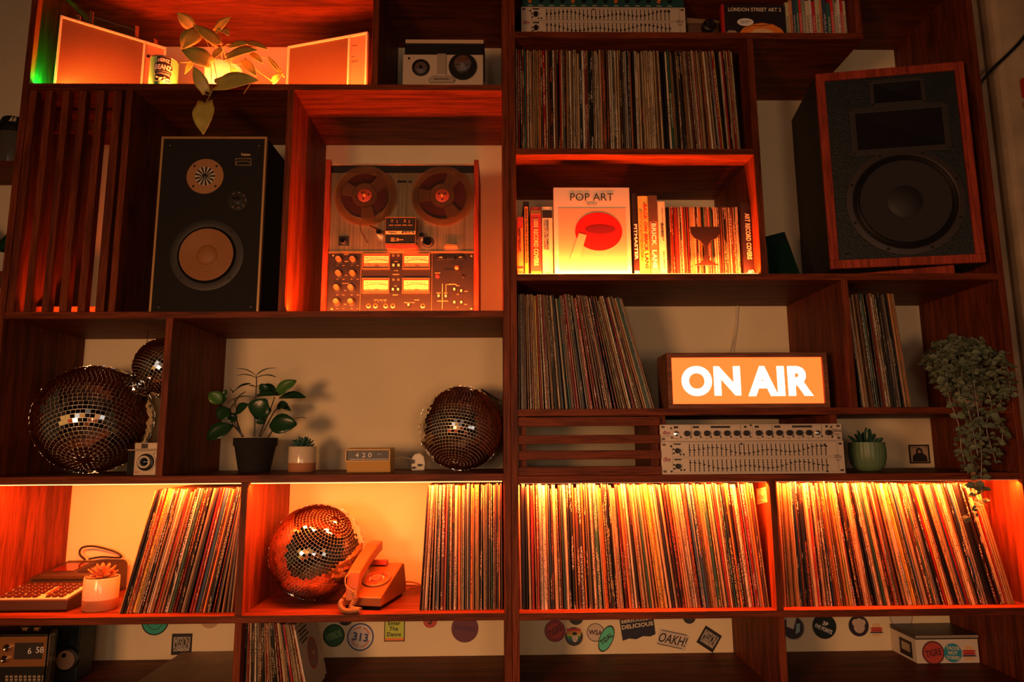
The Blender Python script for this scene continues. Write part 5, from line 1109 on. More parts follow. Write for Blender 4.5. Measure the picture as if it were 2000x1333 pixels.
MB().box(.001, w-.001, .012, .29, b0+.001, b0+H-.001).build('cabinet', BS, t, world=False)
MB().frame(0, w, b0, b0+H, .024, 0, .012).build('front_frame', WK, t, bevel=.002, world=False)
def crinkle():
    m, N, L, b = nt('crinkle_black'); b.inputs['Base Color'].default_value = (.007, .011, .009, 1); b.inputs['Roughness'].default_value = .42
    tc = N.new('ShaderNodeTexCoord'); v = N.new('ShaderNodeTexVoronoi'); v.inputs['Scale'].default_value = 380; L.new(tc.outputs['Object'], v.inputs['Vector'])
    bp = N.new('ShaderNodeBump'); bp.inputs['Strength'].default_value = .55; bp.inputs['Distance'].default_value = .002; L.new(v.outputs['Distance'], bp.inputs['Height']); L.new(bp.outputs['Normal'], b.inputs['Normal']); return m
MB().box(.024, w-.024, .006, .0119, b0+.024, b0+H-.024).build('baffle', crinkle(), t, world=False)
def horn(c0, c1, lip_, name):
    a = kf(*c0, .005); b = kf(*c1, .005); x0_, x1_, z0_, z1_ = a.x, b.x, b.z, a.z
    o = MB().frame(x0_, x1_, z0_, z1_, lip_, .0035, .0062).build(name, mat('horn_black', (.03, .028, .026), .5), t, world=False, bevel=.0015)
    mb = MB(); xi0, xi1, zi0, zi1 = x0_+lip_, x1_-lip_, z0_+lip_, z1_-lip_; s = .3; xm0, xm1 = xi0+(xi1-xi0)*s, xi1-(xi1-xi0)*s; zm0, zm1 = zi0+(zi1-zi0)*s*.9, zi1-(zi1-zi0)*s*.9
    vs = [(xi0, .0055, zi0), (xi1, .0055, zi0), (xi1, .0055, zi1), (xi0, .0055, zi1), (xm0, .06, zm0), (xm1, .06, zm0), (xm1, .06, zm1), (xm0, .06, zm1)]
    return o, (xi0, xi1, zi0, zi1)
for c0, c1, lp, nm in (((1695, 159), (1809, 203), .012, 'tweeter_horn'), ((1656, 214), (1859, 293), .017, 'midrange_horn')):
    a = kf(*c0); b = kf(*c1); o = MB().frame(a.x, b.x, b.z, a.z, lp, .0025, .0062).build(nm, mat('horn_black', (.03, .026, .024), .5), t, world=False, bevel=.0015)
    for xx in (a.x+.006, b.x-.006):
        for zz in (a.z-.006, b.z+.006): MB().lathe([(.003, 0), (.0028, .001)], 10, AY(xx, .0025, zz)).build('screw', M['matt'], o, world=False)
    xi0, xi1, zi0, zi1 = a.x+lp, b.x-lp, b.z+lp, a.z-lp; cx_, cz_ = (xi0+xi1)/2, (zi0+zi1)/2
    vs = [(xi0, .0028, zi0), (xi1, .0028, zi0), (xi1, .0028, zi1), (xi0, .0028, zi1), (cx_-.016, .0058, cz_-.005), (cx_+.016, .0058, cz_-.005), (cx_+.016, .0058, cz_+.005), (cx_-.016, .0058, cz_+.005)]
    MB().add(vs, [(0, 1, 5, 4), (1, 2, 6, 5), (2, 3, 7, 6), (3, 0, 4, 7), (4, 5, 6, 7)]).build('horn_mouth', mat('mouth_black', (.007, .006, .007), .35), o, world=False)
c_ = kf(1767, 394); rl = kf(1650, 394); rr = kf(1884, 394); rad = (rr.x-rl.x)/2
WF = mat('woofer_black', (.014, .011, .011), .6)
MB().lathe([(rad, 0), (rad, .003), (rad*.9, .0045), (rad*.88, .002)], 72, AY(c_.x, .006, c_.z), cap=False).build('woofer_rim', mat('rim_black', (.035, .027, .024), .5), t, smooth=True, world=False)
MB().lathe([(rad*.88, .001), (rad*.85, .006), (rad*.82, .001), (rad*.79, .005), (rad*.765, .0005)], 72, AY(c_.x, .006, c_.z), cap=False).build('surround', M['black'], t, smooth=True, world=False)
MB().lathe([(rad*.77, .004), (rad*.6, .0026), (rad*.35, .0012), (rad*.3, .001)], 64, AY(c_.x, .006, c_.z), cap=False).build('woofer_cone', WF, t, smooth=True, world=False)
MB().lathe([(rad*.3, .001), (rad*.22, .006), (rad*.1, .009), (.0005, .0095)], 48, AY(c_.x, .006, c_.z), cap=False).build('dust_cap', WF, t, smooth=True, world=False)
for i in range(8): a = 2*pi*(i+.5)/8; MB().lathe([(.004, .003), (.004, .0055), (.0015, .006)], 10, AY(c_.x+rad*.95*cos(a), .006, c_.z+rad*.95*sin(a))).build('screw', M['matt'], t, world=False)
a = kf(1653, 497); MB().lathe([(.004, 0), (.004, .002)], 10, AY(a.x, .006, a.z)).build('grille_socket', M['matt'], t, world=False)
MB().hexa([(.012, .012, .0006), (w-.075, .012, .0006), (w-.075, .26, .0006), (.012, .26, .0006), (.012, .012, b0*.35), (w-.075, .012, b0*.95), (w-.075, .26, b0*.95), (.012, .26, b0*.35)]).build('riser', WK, t, bevel=.001, world=False)
a = kf(1889, 529); MB().box(a.x-.008, a.x+.004, .002, .01, .0008, .004).build('metal_foot', M['chrome'], t, world=False)
# ------------------------------------------------------------------ green vase
Y = .1
def pt(px, py, dy=0): p = PX(px, py, Y+dy); return p.x, p.z
t = thing('glass_vase', 'faceted dark green vase leaning in the bay left of the large speaker', 'vase', (pt(1537, 530)[0], Y, R3)); VG = mat('green_glass', (.004, .02, .01), .12)
xa, xb = pt(1502, 530)[0], pt(1573, 530)[0]; zz1 = pt(1547, 449, .03)[1]; zz0 = pt(1500, 479)[1]; xt0, xt1 = pt(1497, 470)[0], pt(1547, 450)[0]
P = [(xa, Y, R3+.0006), (xb-.02, Y-.02, R3+.0006), (xb, Y+.05, R3+.0006), (xa+.02, Y+.09, R3+.0006), (xt0, Y, zz0), (xt1-.018, Y-.01, zz0+.008), (xt1, Y+.05, zz1), (xt0+.012, Y+.08, zz1-.01)]
MB().add(P, [(3, 2, 1, 0), (0, 1, 5, 4), (1, 2, 6, 5), (2, 3, 7, 6), (3, 0, 4, 7)]).build('vase_body', VG, t).modifiers.new('thick', 'SOLIDIFY').thickness = .003
# ------------------------------------------------------------------ ribbed green pot
Y = .12; cx = PX(1694, 890, Y).x; rt = (PX(1726.5, 880, Y).x-PX(1661, 880, Y).x)/2; H = PX(1693, 864.5, Y-.04).z-R5
t = thing('potted_succulent', 'spiky succulent in a ribbed sage green pot beside the rack equipment', 'plant', (cx, Y, R5))
n = 80; prof = [(.55, 0), (.72, .06), (.9, .22), (1, .5), (1.0, .75), (.97, 1), (.9, 1), (.9, .9)]; vs = []; fs = []
for r_, z_ in prof:
    for i in range(n): a = 2*pi*i/n; q_ = rt*r_*(1+.016*cos(a*26)); vs.append((cx+q_*cos(a), Y+q_*sin(a), R5+.0005+H*z_))
for k in range(len(prof)-1):
    for i in range(n): fs.append((k*n+i, k*n+(i+1) % n, (k+1)*n+(i+1) % n, (k+1)*n+i))
fs.append(tuple(range(n-1, -1, -1))); MB().add(vs, fs).build('ribbed_pot', mat('sage_glaze', (.12, .2, .1), .4), t, smooth=True)
MB().lathe([(rt*.9, H*.92), (.0005, H*.94)], 24, Matrix.Translation((cx, Y, R5)), cap=False).build('soil', mat('soil2', (.03, .02, .012), .95), t)
SPK = leafmat('aloe_leaf', (.02, .07, .04)); c = Vector((cx, Y, R5+H-.006))
for px, py, dy in ((1692, 836, 0), (1675, 841, -.01), (1657, 852, -.01), (1664, 860, .02), (1699, 838, .015), (1709, 848, -.01), (1724, 856, 0), (1716, 860, .02), (1686, 845, .03), (1680, 850, -.03), (1703, 850, -.03), (1670, 848, .02)):
    b_ = PX(px, py, Y+dy); a_ = c+Vector(((b_.x-c.x)*.35, dy*.3, 0)); leaf(t, a_, b_, .013, SPK, (-(b_.x-c.x), -.4, .3), name='spike', heart=False, curl=-.08, fold=.6, n=6, th=.002)
# ------------------------------------------------------------------ wall sticker portrait
def wallp(px, py): p = PX(px, py, D-.0006); return p.x, p.z
YS = D-.0004
def card(label, px0, py0, px1, py1, m_, name='sticker', cat='sticker', rot=0, th=.0008):
    (xa, za), (xb, zb_) = wallp(px0, py1), wallp(px1, py0); cx_, cz_ = (xa+xb)/2, (za+zb_)/2; w_, h_ = xb-xa, zb_-za
    t = thing(name, label, cat, (cx_, YS, cz_))
    MB().box(-w_/2, w_/2, -th, 0, -h_/2, h_/2, Matrix.Rotation(rot, 4, 'Y')).build('paper', m_, t, world=False); return t, w_, h_
t, w, h = card('black framed portrait sticker on the wall beside the trailing plant', 1777, 869, 1814, 906, M['ink'])
MB().box(-w*.42, w*.42, -.0012, -.0008, -h*.42, h*.42).build('picture', mat('picture_beige', (.45, .33, .22), .5), t, world=False)
mb = MB(); mb.prism([(-w*.36, -h*.4), (w*.36, -h*.4), (w*.33, -h*.1), (w*.16, h*.05), (w*.15, h*.25), (0, h*.36), (-w*.15, h*.25), (-w*.16, h*.05), (-w*.33, -h*.1)], -.0016, -.0012); mb.text('LONDON', -w*.25, -.0014, h*.35, h*.07, w*.3); mb.text('M', w*.32, -.0014, h*.33, h*.1); mb.build('hooded_figure', M['ink'], t, world=False)
MB().lathe([(w*.08, 0), (w*.08, .0003)], 16, Matrix.Translation((0, -.0016, h*.13)) @ Matrix.Rotation(pi/2, 4, 'X')).build('figure_face', mat('face_tan', (.4, .24, .14), .5), t, world=False)
# small label on the divider side above the far right records
t = thing('sticker', 'small cream label with handwriting on the lit divider side', 'sticker', (xe4-.0006, .05, 1.36))
def sd(px, py):
    r_ = ray(px, py); k = (xe4-CAM.x)/r_.x; return CAM+r_*k
p0, p1, p2, p3 = sd(1480, 986), sd(1499, 981), sd(1495, 952), sd(1478, 956); o_ = Vector((-.0006, 0, 0))
MB().hexa([p0+o_, p1+o_, p1, p0, p3+o_, p2+o_, p2, p3]).build('paper', mat('label_paper', (.6, .4, .2), .5), t)
mb = MB()
for a, b in ((.2, .8), (.15, .85), (.3, .75)):
    pass
for v in (.12, .32, .42, .5, .9):
    A_ = p0.lerp(p3, v)+o_*1.4; B_ = p1.lerp(p2, v)+o_*1.4; mb.tube([A_.lerp(B_, .1), A_.lerp(B_, .4)+Vector((0, 0, .002)), A_.lerp(B_, .6)-Vector((0, 0, .002)), A_.lerp(B_, .9)], .0005, 4)
mb.build('handwriting', M['ink'], t)
# ------------------------------------------------------------------ trailing plant
Y = .1; cx = PX(1886, 750, Y).x; rt = .043; H = .125
t = thing('trailing_plant', 'dusty green trailing eucalyptus plant hanging over the shelf edges at right', 'plant', (cx, Y, R4))
MB().lathe([(rt*.75, 0), (rt*.95, H*.5), (rt, H), (rt*.93, H), (rt*.9, H*.9)], 36, Matrix.Translation((cx, Y, R4+.0006)), cap=False).build('pot', mat('clay_pot', (.52, .32, .2), .6, nz=.1, ns=60), t, smooth=True)
MB().lathe([(rt*.92, H*.93), (.0005, H*.95)], 24, Matrix.Translation((cx, Y, R4)), cap=False).build('soil', mat('soil3', (.03, .02, .012), .95), t)
vs, fs = leaf_geo((0, 0, 0), (.02, 0, 0), .0165, (0, 0, 1), heart=False, curl=.08, fold=.25, n=4)
lme = bpy.data.meshes.new('leaf'); lme.from_pydata(vs, [], fs); lme.materials.append(LFC); lme.polygons.foreach_set('use_smooth', [True]*len(lme.polygons))
strands = [([(1880, 690), (1850, 672), (1820, 685), (1812, 715)], .12), ([(1880, 690), (1862, 668), (1835, 690), (1828, 720), (1835, 745)], .05), ([(1885, 690), (1870, 675), (1850, 710), (1852, 770), (1866, 830), (1872, 880), (1885, 925)], .0),
    ([(1888, 690), (1878, 680), (1870, 740), (1880, 800), (1893, 850), (1897, 900), (1902, 945), (1905, 980), (1903, 1020)], -.01), ([(1890, 690), (1895, 672), (1900, 730), (1908, 790), (1915, 850), (1917, 900), (1916, 945), (1920, 985)], -.02),
    ([(1895, 690), (1925, 690), (1940, 730), (1956, 765), (1950, 800), (1945, 820), (1956, 840), (1958, 862)], -.02), ([(1895, 690), (1935, 685), (1965, 715), (1972, 755), (1968, 780)], -.03), ([(1890, 688), (1870, 660), (1845, 680)], .09), ([(1892, 690), (1905, 665), (1930, 680)], .07),
    ([(1888, 690), (1880, 690), (1862, 720), (1858, 750), (1865, 790), (1880, 830)], .03), ([(1895, 695), (1910, 700), (1918, 740), (1930, 790), (1920, 830), (1928, 870), (1940, 905)], .0), ([(1888, 700), (1895, 740), (1890, 790), (1900, 840), (1910, 890)], -.03),
    ([(1880, 692), (1840, 690), (1842, 725), (1848, 760)], .0), ([(1885, 690), (1890, 668), (1888, 700), (1878, 730), (1885, 760)], -.005), ([(1890, 690), (1915, 680), (1935, 705), (1928, 760)], .04)]
smb = MB(); cnt = 0; start = Vector((cx, Y, R4+H)); sps = []
for P, yy in strands:
    pts = [start.lerp(PX(*P[0], Y), .5)]+[PX(x_, y_, yy if i > 1 else (Y+yy)/2) for i, (x_, y_) in enumerate(P)]
    pts = [Vector((p.x, min(p.y, -.012) if (p.z < R4+.01 and yy < .06) else p.y, p.z)) for p in pts]
    sp = cat(pts, 8); smb.tube(sp, .0011, 5); sps.append(sp)
tot = sum((b_-a_).length for sp in sps for a_, b_ in zip(sp, sp[1:])); step = tot/146
for sp in sps:
    acc = random.uniform(0, step); k = 0
    for a_, b_ in zip(sp, sp[1:]):
        acc += (b_-a_).length
        while acc > step:
            acc -= step; k += 1; up_ = a_.z > R4+.07
            for s_ in (-1, 1):
                o = link(bpy.data.objects.new('leaf', lme), t); sc_ = random.uniform(.7, 1.2); az_ = (0 if s_ > 0 else pi)+random.uniform(-.8, .8)
                o.location = a_-Vector((cx, Y, R4))+Vector((0, -.004*random.random(), 0)); o.rotation_euler = (random.uniform(.5, 1.5), random.uniform(-.5, .5), az_) if s_ > 0 else (random.uniform(-1.5, -.5), random.uniform(-.5, .5), az_); o.scale = (sc_, sc_, sc_); cnt += 1
fo = MB(); lv, lf = leaf_geo((0, 0, 0), (.019, 0, 0), .016, (0, 0, 1), heart=False, curl=.08, fold=.25, n=3)
for sp in sps:
    for a_ in sp[1:]:
        for _k in range(3 if a_.z > R4+.02 else 1):
            Mx = Matrix.Translation(a_+Vector((random.uniform(-.012, .012), random.uniform(-.004, .012), random.uniform(-.008, .008)))) @ Matrix.Rotation(random.uniform(0, 6.28), 4, 'Z') @ Matrix.Rotation(random.uniform(.3, 1.4), 4, 'X') @ Matrix.Scale(random.uniform(.6, 1.1), 4)
            fo.add(lv, lf, Mx)
fo.build('foliage', LFC, t, smooth=True, kind='stuff')
smb.build('stems', leafmat('grey_stem', (.2, .2, .13)), t, kind='stuff')
# ------------------------------------------------------------------ round and square stickers at the bottom
def rsticker(label, px, py, pr, col, rim=None, txt=None, tcol='cream', rot=0, th=.12, arc=None, ring=None, lines=None):
    X, Z = wallp(px, py); r_ = pr/626
    t = thing('sticker', label, 'sticker', (X, YS, Z)); Mr = Matrix.Rotation(rot, 4, 'Y') @ Matrix.Rotation(pi/2, 4, 'X')
    if rim: MB().lathe([(r_, 0), (r_, .0006)], 40, Mr).build('border', mat('border', rim, .5), t, world=False)
    MB().lathe([(r_*(.9 if rim else 1), 0), (r_*(.9 if rim else 1), .0009)], 40, Mr).build('paper', mat('sticker_paper', col, .45), t, world=False)
    mb = MB(); Rr = Matrix.Rotation(-rot if 0 else rot, 4, 'Y'); any_ = False
    if txt:
        L_ = txt.split('\n')
        for i, s_ in enumerate(L_): mb.text(s_, 0, -.0012, r_*(th*2.6)*((len(L_)-1)/2-i), r_*th*2, maxw=r_*1.5, bold=.03, M=Rr)
        any_ = True
    if ring: mb.lathe([(r_*ring, .0009), (r_*ring, .0013), (r_*ring*.93, .0013), (r_*ring*.93, .0009)], 40, Mr, cap=False); any_ = True
    if any_: mb.build('lettering', M[tcol] if isinstance(tcol, str) else mat('lettering', tcol, .5), t, world=False)
    if arc:
        mb = MB()
        for s_, a0, a1, hh, flip in arc:
            for i, ch in enumerate(s_):
                if ch == ' ': continue
                a = R(a0+(a1-a0)*i/max(1, len(s_)-1)); mb.text(ch, r_*.68*cos(a), -.0012, r_*.68*sin(a), r_*hh, rot=a-pi/2+(pi if flip else 0), bold=.02)
        mb.build('ring_lettering', M['red'], t, world=False)
    return t, r_, Mr
rsticker('teal green round sticker peeping below the shelf above the black square one', 303, 1214, 25, (.03, .4, .28), (.02, .03, .03), None, ring=.6, tcol='ink')
rsticker('plain tan round sticker half hidden under the shelf at left', 410, 1208, 18, (.5, .33, .18))
def msticker(label, px, py, hs, rot):
    X, Z = wallp(px, py); t = thing('sticker', label, 'sticker', (X, YS, Z)); h_ = hs/626; Rr = Matrix.Rotation(rot, 4, 'Y')
    MB().box(-h_, h_, -.0008, 0, -h_, h_, Rr).build('paper', M['ink'], t, world=False)
    mb = MB(); mb.frame(-h_*.8, h_*.8, -h_*.35, h_*.68, h_*.05, -.0011, -.0008, Rr); mb.text('MISSION', 0, -.0012, h_*.17, h_*.9, h_*1.4, bold=0, M=Rr); mb.text('LONDON', 0, -.0012, -h_*.52, h_*.28, h_*1.5, bold=.05, M=Rr); mb.build('lettering', mat('silver_print', (.6, .56, .48), .4), t, world=False)
msticker('black square sticker with pale lettering at lower left', 355, 1259, 18.5, 0)
rsticker('dark green round sticker with leaning lettering', 652, 1242, 20, (.03, .13, .05), (.01, .025, .015), 'VERDE', (.2, .4, .15), rot=R(-20), th=.3)
rsticker('tiny dark round sticker tucked under the shelf beside the green one', 675, 1206, 15, (.03, .03, .04), None, 'BEER', 'cream', th=.2)
rsticker('white round sticker with blue rim reading 313', 704, 1245, 24.5, (.68, .62, .54), (.02, .06, .2), '313', (.03, .07, .2), rot=R(8), th=.3, arc=(('TINY REBEL', 125, 15, .17, False), ('CRAFT LAGER', 195, 335, .17, True)))
t, w, h = card('yellow green rectangular sticker reading Enter The Dance', 750, 1206, 791, 1254, M['ink'])
MB().box(-w*.46, w*.46, -.0011, -.0008, -h*.46, h*.46).build('lime_panel', mat('lime', (.5, .62, .08), .5), t, world=False)
MB().box(-w*.46, w*.46, -.0012, -.0011, -h*.46, -h*.36).build('orange_band', M['orange'], t, world=False)
mb = MB(); [mb.text(s_, -w*.04*(2-len(s_)/3), -.0014, z_*h, h*.17, maxw=w*.8, bold=.02) for s_, z_ in (('Enter', .26), ('The', .03), ('Dance', -.2))]; mb.build('lettering', M['ink'], t, world=False)
rsticker('small red and black round sticker peeping below the shelf above the worktop', 840, 1213, 13, (.5, .06, .05), None, 'S', 'ink', th=.5)
rsticker('dark maroon round sticker left of the centre post', 908, 1228, 25, (.13, .03, .05), None, 'RECORDS', (.05, .02, .06), rot=R(8), th=.16)
rsticker('red round sticker with dark rim right of the centre post', 1084, 1233, 19.5, (.55, .06, .05), (.12, .02, .03), 'TIGRE', (.1, .02, .03), rot=R(-30), th=.3, ring=.8)
t, r_, Mr = rsticker('rainbow round sticker with a drawn face', 1121, 1244, 16.5, (.04, .04, .04))
for i, c in enumerate(((.5, .04, .04), (.6, .25, .04), (.55, .5, .08), (.04, .3, .08), (.04, .1, .2))): MB().box(-r_*.85+abs(i-1)*r_*.05, r_*.85-abs(i-1)*r_*.1, -.0012, -.0009, r_*(.6-.28*i), r_*(.86-.28*i)).build('rainbow_band', mat('band', c, .5), t, world=False)
mb = MB(); n = 20; mb.prism([(.32*r_*cos(2*pi*i/n)+.1*r_, .5*r_*sin(2*pi*i/n)-.1*r_) for i in range(n)], -.0016, -.0012); mb.build('face_shape', M['cream'], t, world=False)
mb = MB(); [mb.lathe([(.05*r_, 0), (.05*r_, .0002)], 8, Matrix.Translation((x_*r_, -.0016, z_*r_)) @ Matrix.Rotation(pi/2, 4, 'X')) for x_, z_ in ((0, 0), (.2, 0), (.12, -.3))]; mb.prism([(-.2*r_, .15*r_), (.35*r_, .15*r_), (.3*r_, .45*r_), (-.1*r_, .5*r_)], -.0018, -.0016); mb.build('face_lines', M['ink'], t, world=False)
rsticker('tiny dark round sticker tucked under the shelf above the rainbow one', 1125, 1206, 14, (.03, .03, .03), None, 'ALE', 'cream', th=.2)
rsticker('pale cream round sticker reading WSA', 1163, 1236, 17, (.56, .47, .36), None, 'WSA', (.06, .03, .05), rot=R(5), th=.26, ring=.95)
X, Z = wallp(1184, 1248); t = thing('sticker', 'shimmering green oval sticker overlapping the cream one', 'sticker', (X, YS-.001, Z)); n = 36; Rr = Matrix.Rotation(R(25), 4, 'Y')
for nm, k, m_, y_ in (('border', 1, M['ink'], -.0006), ('paper', .9, mat('holographic_green', (.15, .75, .5), .25, .3), -.0009)):
    MB().prism([(k*.0235*cos(2*pi*i/n)*.85, k*.04*sin(2*pi*i/n)) for i in range(n)], y_, 0, Rr).build(nm, m_, t, world=False)
MB().text('TIDAL', 0, -.0012, 0, .014, .042, rot=R(62), bold=.03, M=Rr).build('lettering', M['ink'], t, world=False)
X, Z = wallp(1246, 1230); t = thing('sticker', 'dark ragged rectangular sticker reading DELICIOUS', 'sticker', (X, YS, Z)); Rr = Matrix.Rotation(R(-7), 4, 'Y')
pol = [(-.05, -.026), (-.03, -.022), (-.01, -.027), (.012, -.021), (.034, -.025), (.05, -.02), (.051, .034), (-.051, .034)]; MB().prism(pol, -.0008, 0, Rr).build('paper', mat('ink_blue', (.015, .017, .03), .5), t, world=False)
mb = MB(); mb.text('DELICIOUS', 0, -.0012, .0115, .012, .094, bold=.03, M=Rr); mb.text('SERIOUSLY', 0, -.0012, .027, .009, .094, bold=.03, M=Rr); mb.build('lettering', M['cream'], t, world=False)
X, Z = wallp(1314, 1250); t = thing('sticker', 'pale torn sticker reading OAKH in black italics', 'sticker', (X, YS, Z)); Rr = Matrix.Rotation(R(12), 4, 'Y')
MB().prism([(-.045, -.022), (.04, -.024), (.048, .018), (.03, .024), (-.044, .024)], -.0006, 0, Rr).build('paper', mat('grey_paper', (.6, .52, .42), .5), t, world=False)
mb = MB(); mb.text('OAKH!', 0, -.0009, 0, .027, .082, bold=.01, fn=lambda x, y, z: (x+z*.25, y, z), M=Rr); mb.box(-.036, .04, -.0009, -.0006, .019, .021, Rr); mb.box(-.044, .03, -.0009, -.0006, -.021, -.019, Rr); mb.build('lettering', M['ink'], t, world=False)
msticker('black square sticker turned on its corner beside the dark divider', 1385, 1249, 17.5, R(33))
rsticker('tiny dark round sticker peeping under the shelf above the pale torn sticker', 1346, 1206, 12, (.03, .03, .03))
t, r_, Mr = rsticker('black and white round sticker right of the lower divider', 1549, 1227, 22, (.04, .03, .04), (.45, .38, .3)); MB().prism([(-.02, .004), (0, -.004), (.006, .012), (.012, .03), (-.018, .03)], -.0014, -.0009).build('white_shape', M['cream'], t, world=False); MB().prism([(.006, -.018), (.018, -.012), (.022, .012), (.01, .012)], -.0014, -.0009).build('blue_shape', mat('pale_blue', (.3, .5, .5), .5), t, world=False)
rsticker('black round sticker with white monogram reading FIVE POINTS', 1610, 1224, 22.5, (.01, .02, .018), None, '3P\nFIVE POINTS', 'white', rot=R(24), th=.17)
t, r_, Mr = rsticker('white and black fist shaped sticker', 1677, 1223, 19, (.03, .02, .03)); mb = MB()
for dx, dz, rr in ((-.3, .3, .34), (.08, .4, .32), (.42, .3, .3), (.05, -.15, .55)): mb.lathe([(r_*rr, .0009), (r_*rr*.9, .0016), (.0003, .0018)], 20, Matrix.Translation((dx*r_, 0, dz*r_)) @ Matrix.Rotation(pi/2, 4, 'X'))
mb.build('fist_shape', mat('fist_white', (.55, .42, .32), .5), t, world=False)
def burger(t, r_, Mw, y=-.001):
    for (z0_, z1_, w_, m_) in ((.35, .8, .55, M['gold']), (.12, .32, .85, M['red']), (-.2, .08, .8, M['red']), (-.42, -.24, .9, mat('navy', (.03, .04, .1), .5)), (-.8, -.46, .6, M['gold'])):
        MB().prism([(-r_*w_, r_*z0_), (r_*w_*.9, r_*z0_), (r_*w_, r_*(z0_+z1_)/2), (r_*w_*.7, r_*z1_), (-r_*w_*.7, r_*z1_), (-r_*w_, r_*(z0_+z1_)/2)], y, 0, Mw).build('wave_stripe', m_, t, world=False)
X, Z = wallp(1712, 1231); t = thing('sticker', 'small red and navy wavy stripes sticker on the wall by the white box', 'sticker', (X, YS, Z)); burger(t, .022, None)
rsticker('cream round sticker with thin outline above the white box', 1760, 1206, 22, (.62, .54, .44), (.35, .28, .22))
# ------------------------------------------------------------------ white box with dark lid
yb0 = .226; x0 = PX(1792, 1297, yb0).x; x1 = PX(1914, 1295, yb0).x; zt = PX(1850, 1249, yb0).z
t = thing('storage_box', 'white cardboard box with dark lid on the worktop at lower right', 'box', ((x0+x1)/2, yb0, ZE))
MB().box(x0, x1, yb0, .345, ZE+.0006, zt).build('box_body', mat('white_card', (.68, .6, .5), .6), t, bevel=.001)
MB().box(x0-.002, x1+.002, yb0-.004, .347, zt, zt+.012).build('lid', mat('dark_lid', (.04, .03, .025), .4, nz=.3, ns=30), t, bevel=.001); MB().box(x0-.0015, x1, yb0-.0046, yb0-.004, zt+.004, zt+.011).build('lid_edge', M['silver'], t)
def bs(label, px, pr, col, rim, txt, tcol, rot, th):
    p = PX(px, 1276, yb0-.0008); r_ = pr/650; t = thing('sticker', label, 'sticker', (p.x, yb0-.0002, p.z)); Mr = Matrix.Rotation(pi/2, 4, 'X')
    if col:
        if rim: MB().lathe([(r_, 0), (r_, .0005)], 40, Mr).build('border', mat('border', rim, .5), t, world=False)
        MB().lathe([(r_*(.88 if rim else 1), 0), (r_*(.88 if rim else 1), .0008)], 40, Mr).build('paper', mat('sticker_paper', col, .5), t, world=False)
        mb = MB(); L_ = txt.split('\n'); Rr = Matrix.Rotation(rot, 4, 'Y')
        for i, s_ in enumerate(L_): mb.text(s_, 0, -.0011, r_*th*1.4*((len(L_)-1)/2-i), r_*th, maxw=r_*1.45, bold=.03, M=Rr)
        mb.build('lettering', M[tcol] if isinstance(tcol, str) else mat('lt', tcol, .5), t, world=False)
    else: burger(t, r_, None)
bs('red round sticker with dark rim on the white box front', 1823, 20.5, (.5, .07, .05), (.1, .03, .03), 'TIGRE', (.12, .02, .03), R(-10), .6)
bs('teal round sticker on the box reading TACOS NOT TORIES', 1861, 16.5, (.03, .3, .4), None, 'TACOS\nNOT\nTORIES', 'cream', R(4), .36)
bs('red and navy wavy stripes sticker on the white box front', 1893, 15, None, None, '', '', 0, .3)
t = thing('sticker', 'dark rectangular sticker on the left side of the white box', 'sticker', (x0-.0005, .28, ZE+.03)); MB().box(-.0006, 0, -.035, .025, -.022, .022).build('paper', M['ink'], t, world=False); MB().box(-.0009, -.0006, -.025, .015, -.008, .014).build('panel', M['silver'], t, world=False)
# ------------------------------------------------------------------ left neighbour shelf, right plaster wall
t = thing('wall_shelf', 'small wooden wall shelf at the far left edge holding a black jar', 'shelf', (-1.6, .25, 1.9))
for py in (314, 530): zt = PX(10, py, .2).z; MB().box(-1.75, PX(28 if py < 400 else 5, py, .2).x, .2, D-.001, zt-.018, zt).build('shelf_board', WX, t)
zt = PX(10, 314, .2).z; x1 = PX(35, 280, .2).x
t = thing('storage_jar', 'dark patterned jar on the far left wall shelf', 'jar', (x1-.06, .27, zt)); Mj = Matrix.Translation((x1-.06, .27, zt+.0006)); H = PX(10, 247, .2).z-zt
MB().lathe([(.045, 0), (.047, .004), (.047, H)], 32, Mj).build('jar_body', mat('jar_glass', (.09, .08, .06), .15), t, smooth=True)
MB().lathe([(.05, H+.001), (.051, H+.02), (.04, H+.05), (.0005, H+.052)], 32, Mj).build('lid', M['black'], t, smooth=True)
mb = MB(); c0 = Mj @ Vector((.02, -.047, H+.032)); [mb.prism([(c0.x-.012+k*.012, c0.z-.004), (c0.x-.004+k*.012, c0.z-.004), (c0.x-.002+k*.01, c0.z+.012)], c0.y-.001, c0.y+.004) for k in range(2)]; mb.build('lid_pattern', M['cream'], t)
t = thing('small_plant', 'small leafy plant on the lower far left wall shelf', 'plant', (-1.5, .27, PX(5, 530, .2).z)); pz = PX(5, 530, .2).z
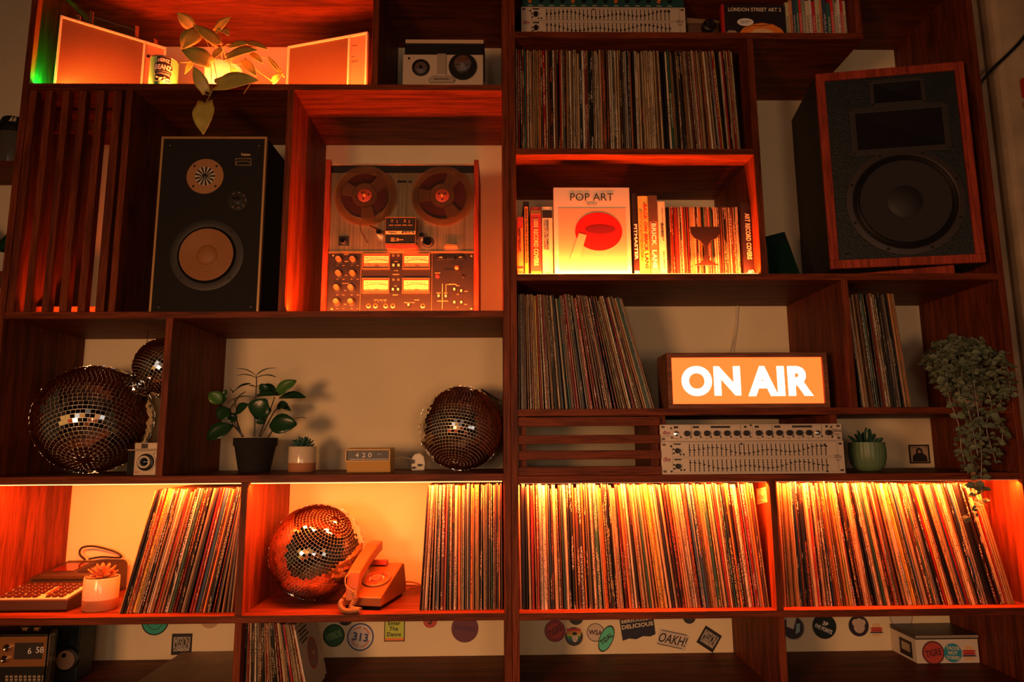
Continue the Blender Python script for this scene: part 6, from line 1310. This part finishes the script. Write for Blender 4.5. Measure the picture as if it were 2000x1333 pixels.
MB().lathe([(.03, 0), (.042, .07), (.038, .07), (.036, .06)], 24, Matrix.Translation((-1.53, .27, pz+.0006)), cap=False).build('pot', M['cream'], t, smooth=True)
for i in range(9): a = i*.7; leaf(t, (-1.53, .27, pz+.065), (-1.53+.08*cos(a), .27+.03*sin(a), pz+.13+.04*sin(i*2)), .03, LFB, (0, -1, .3), heart=False, n=5)
# plaster wall right of the unit
def rough_wall(name, x0, x1, z0, z1, y, nx, nz_, amp, m_, seed):
    random.seed(seed); vs = []; fs = []
    for j in range(nz_+1):
        for i in range(nx+1): vs.append((x0+(x1-x0)*i/nx, y+random.uniform(-amp, amp), z0+(z1-z0)*j/nz_))
    for j in range(nz_):
        for i in range(nx): a = j*(nx+1)+i; fs.append((a, a+1, a+nx+2, a+nx+1))
    o = MB().add(vs, fs).build(name, m_, smooth=True); return o
PLR = mat('rough_plaster', (.4, .3, .19), .95, nz=.22, ns=9, bump=.9, bs=22)
struct('wall_right', MB().box(XR1+T+.001, 2.6, .2, D-.001, 0, 3.2), PLR)
zz = PX(1950, 145, .17).z
t = MB(); t.box(XR1+T+.02, XR1+T+.125, .17, .199, 0, zz-.02); o = struct('trim_1', t, PLR, bevel=.012)
MB().box(0, 0, 0, 0, 0, 0)
struct('trim_2', MB().box(XR1+T+.165, XR1+T+.3, .14, .199, 0, 3.2), PLR, bevel=.02)
t = thing('wall_cable', 'black cable running diagonally down the plaster wall at upper right', 'cable', tuple(PX(1960, 110, .19)))
MB().tube([PX(2400, -260, .1), PX(2200, -110, .12), PX(2010, 60, .128), PX(1990, 85, .128), PX(1965, 110, .128), PX(1940, 133, .13), PX(1918, 158, .14), PX(1911, 172, .15)], .0048, 10).build('cable_run', M['black'], t, smooth=True)
t = thing('wall_ornament', 'small red and brass ornament at the far right edge', 'ornament', tuple(PX(2000, 170, .12)))
p = PX(2010, 168, .12); MB().box(p.x-.012, p.x+.02, .12, .139, p.z-.03, p.z+.03).build('red_block', M['red'], t, bevel=.003); MB().lathe([(.012, -.004), (.016, 0), (.012, .004)], 20, AY(p.x, .13, p.z-.055)).build('brass_boss', M['brass'], t, smooth=True)
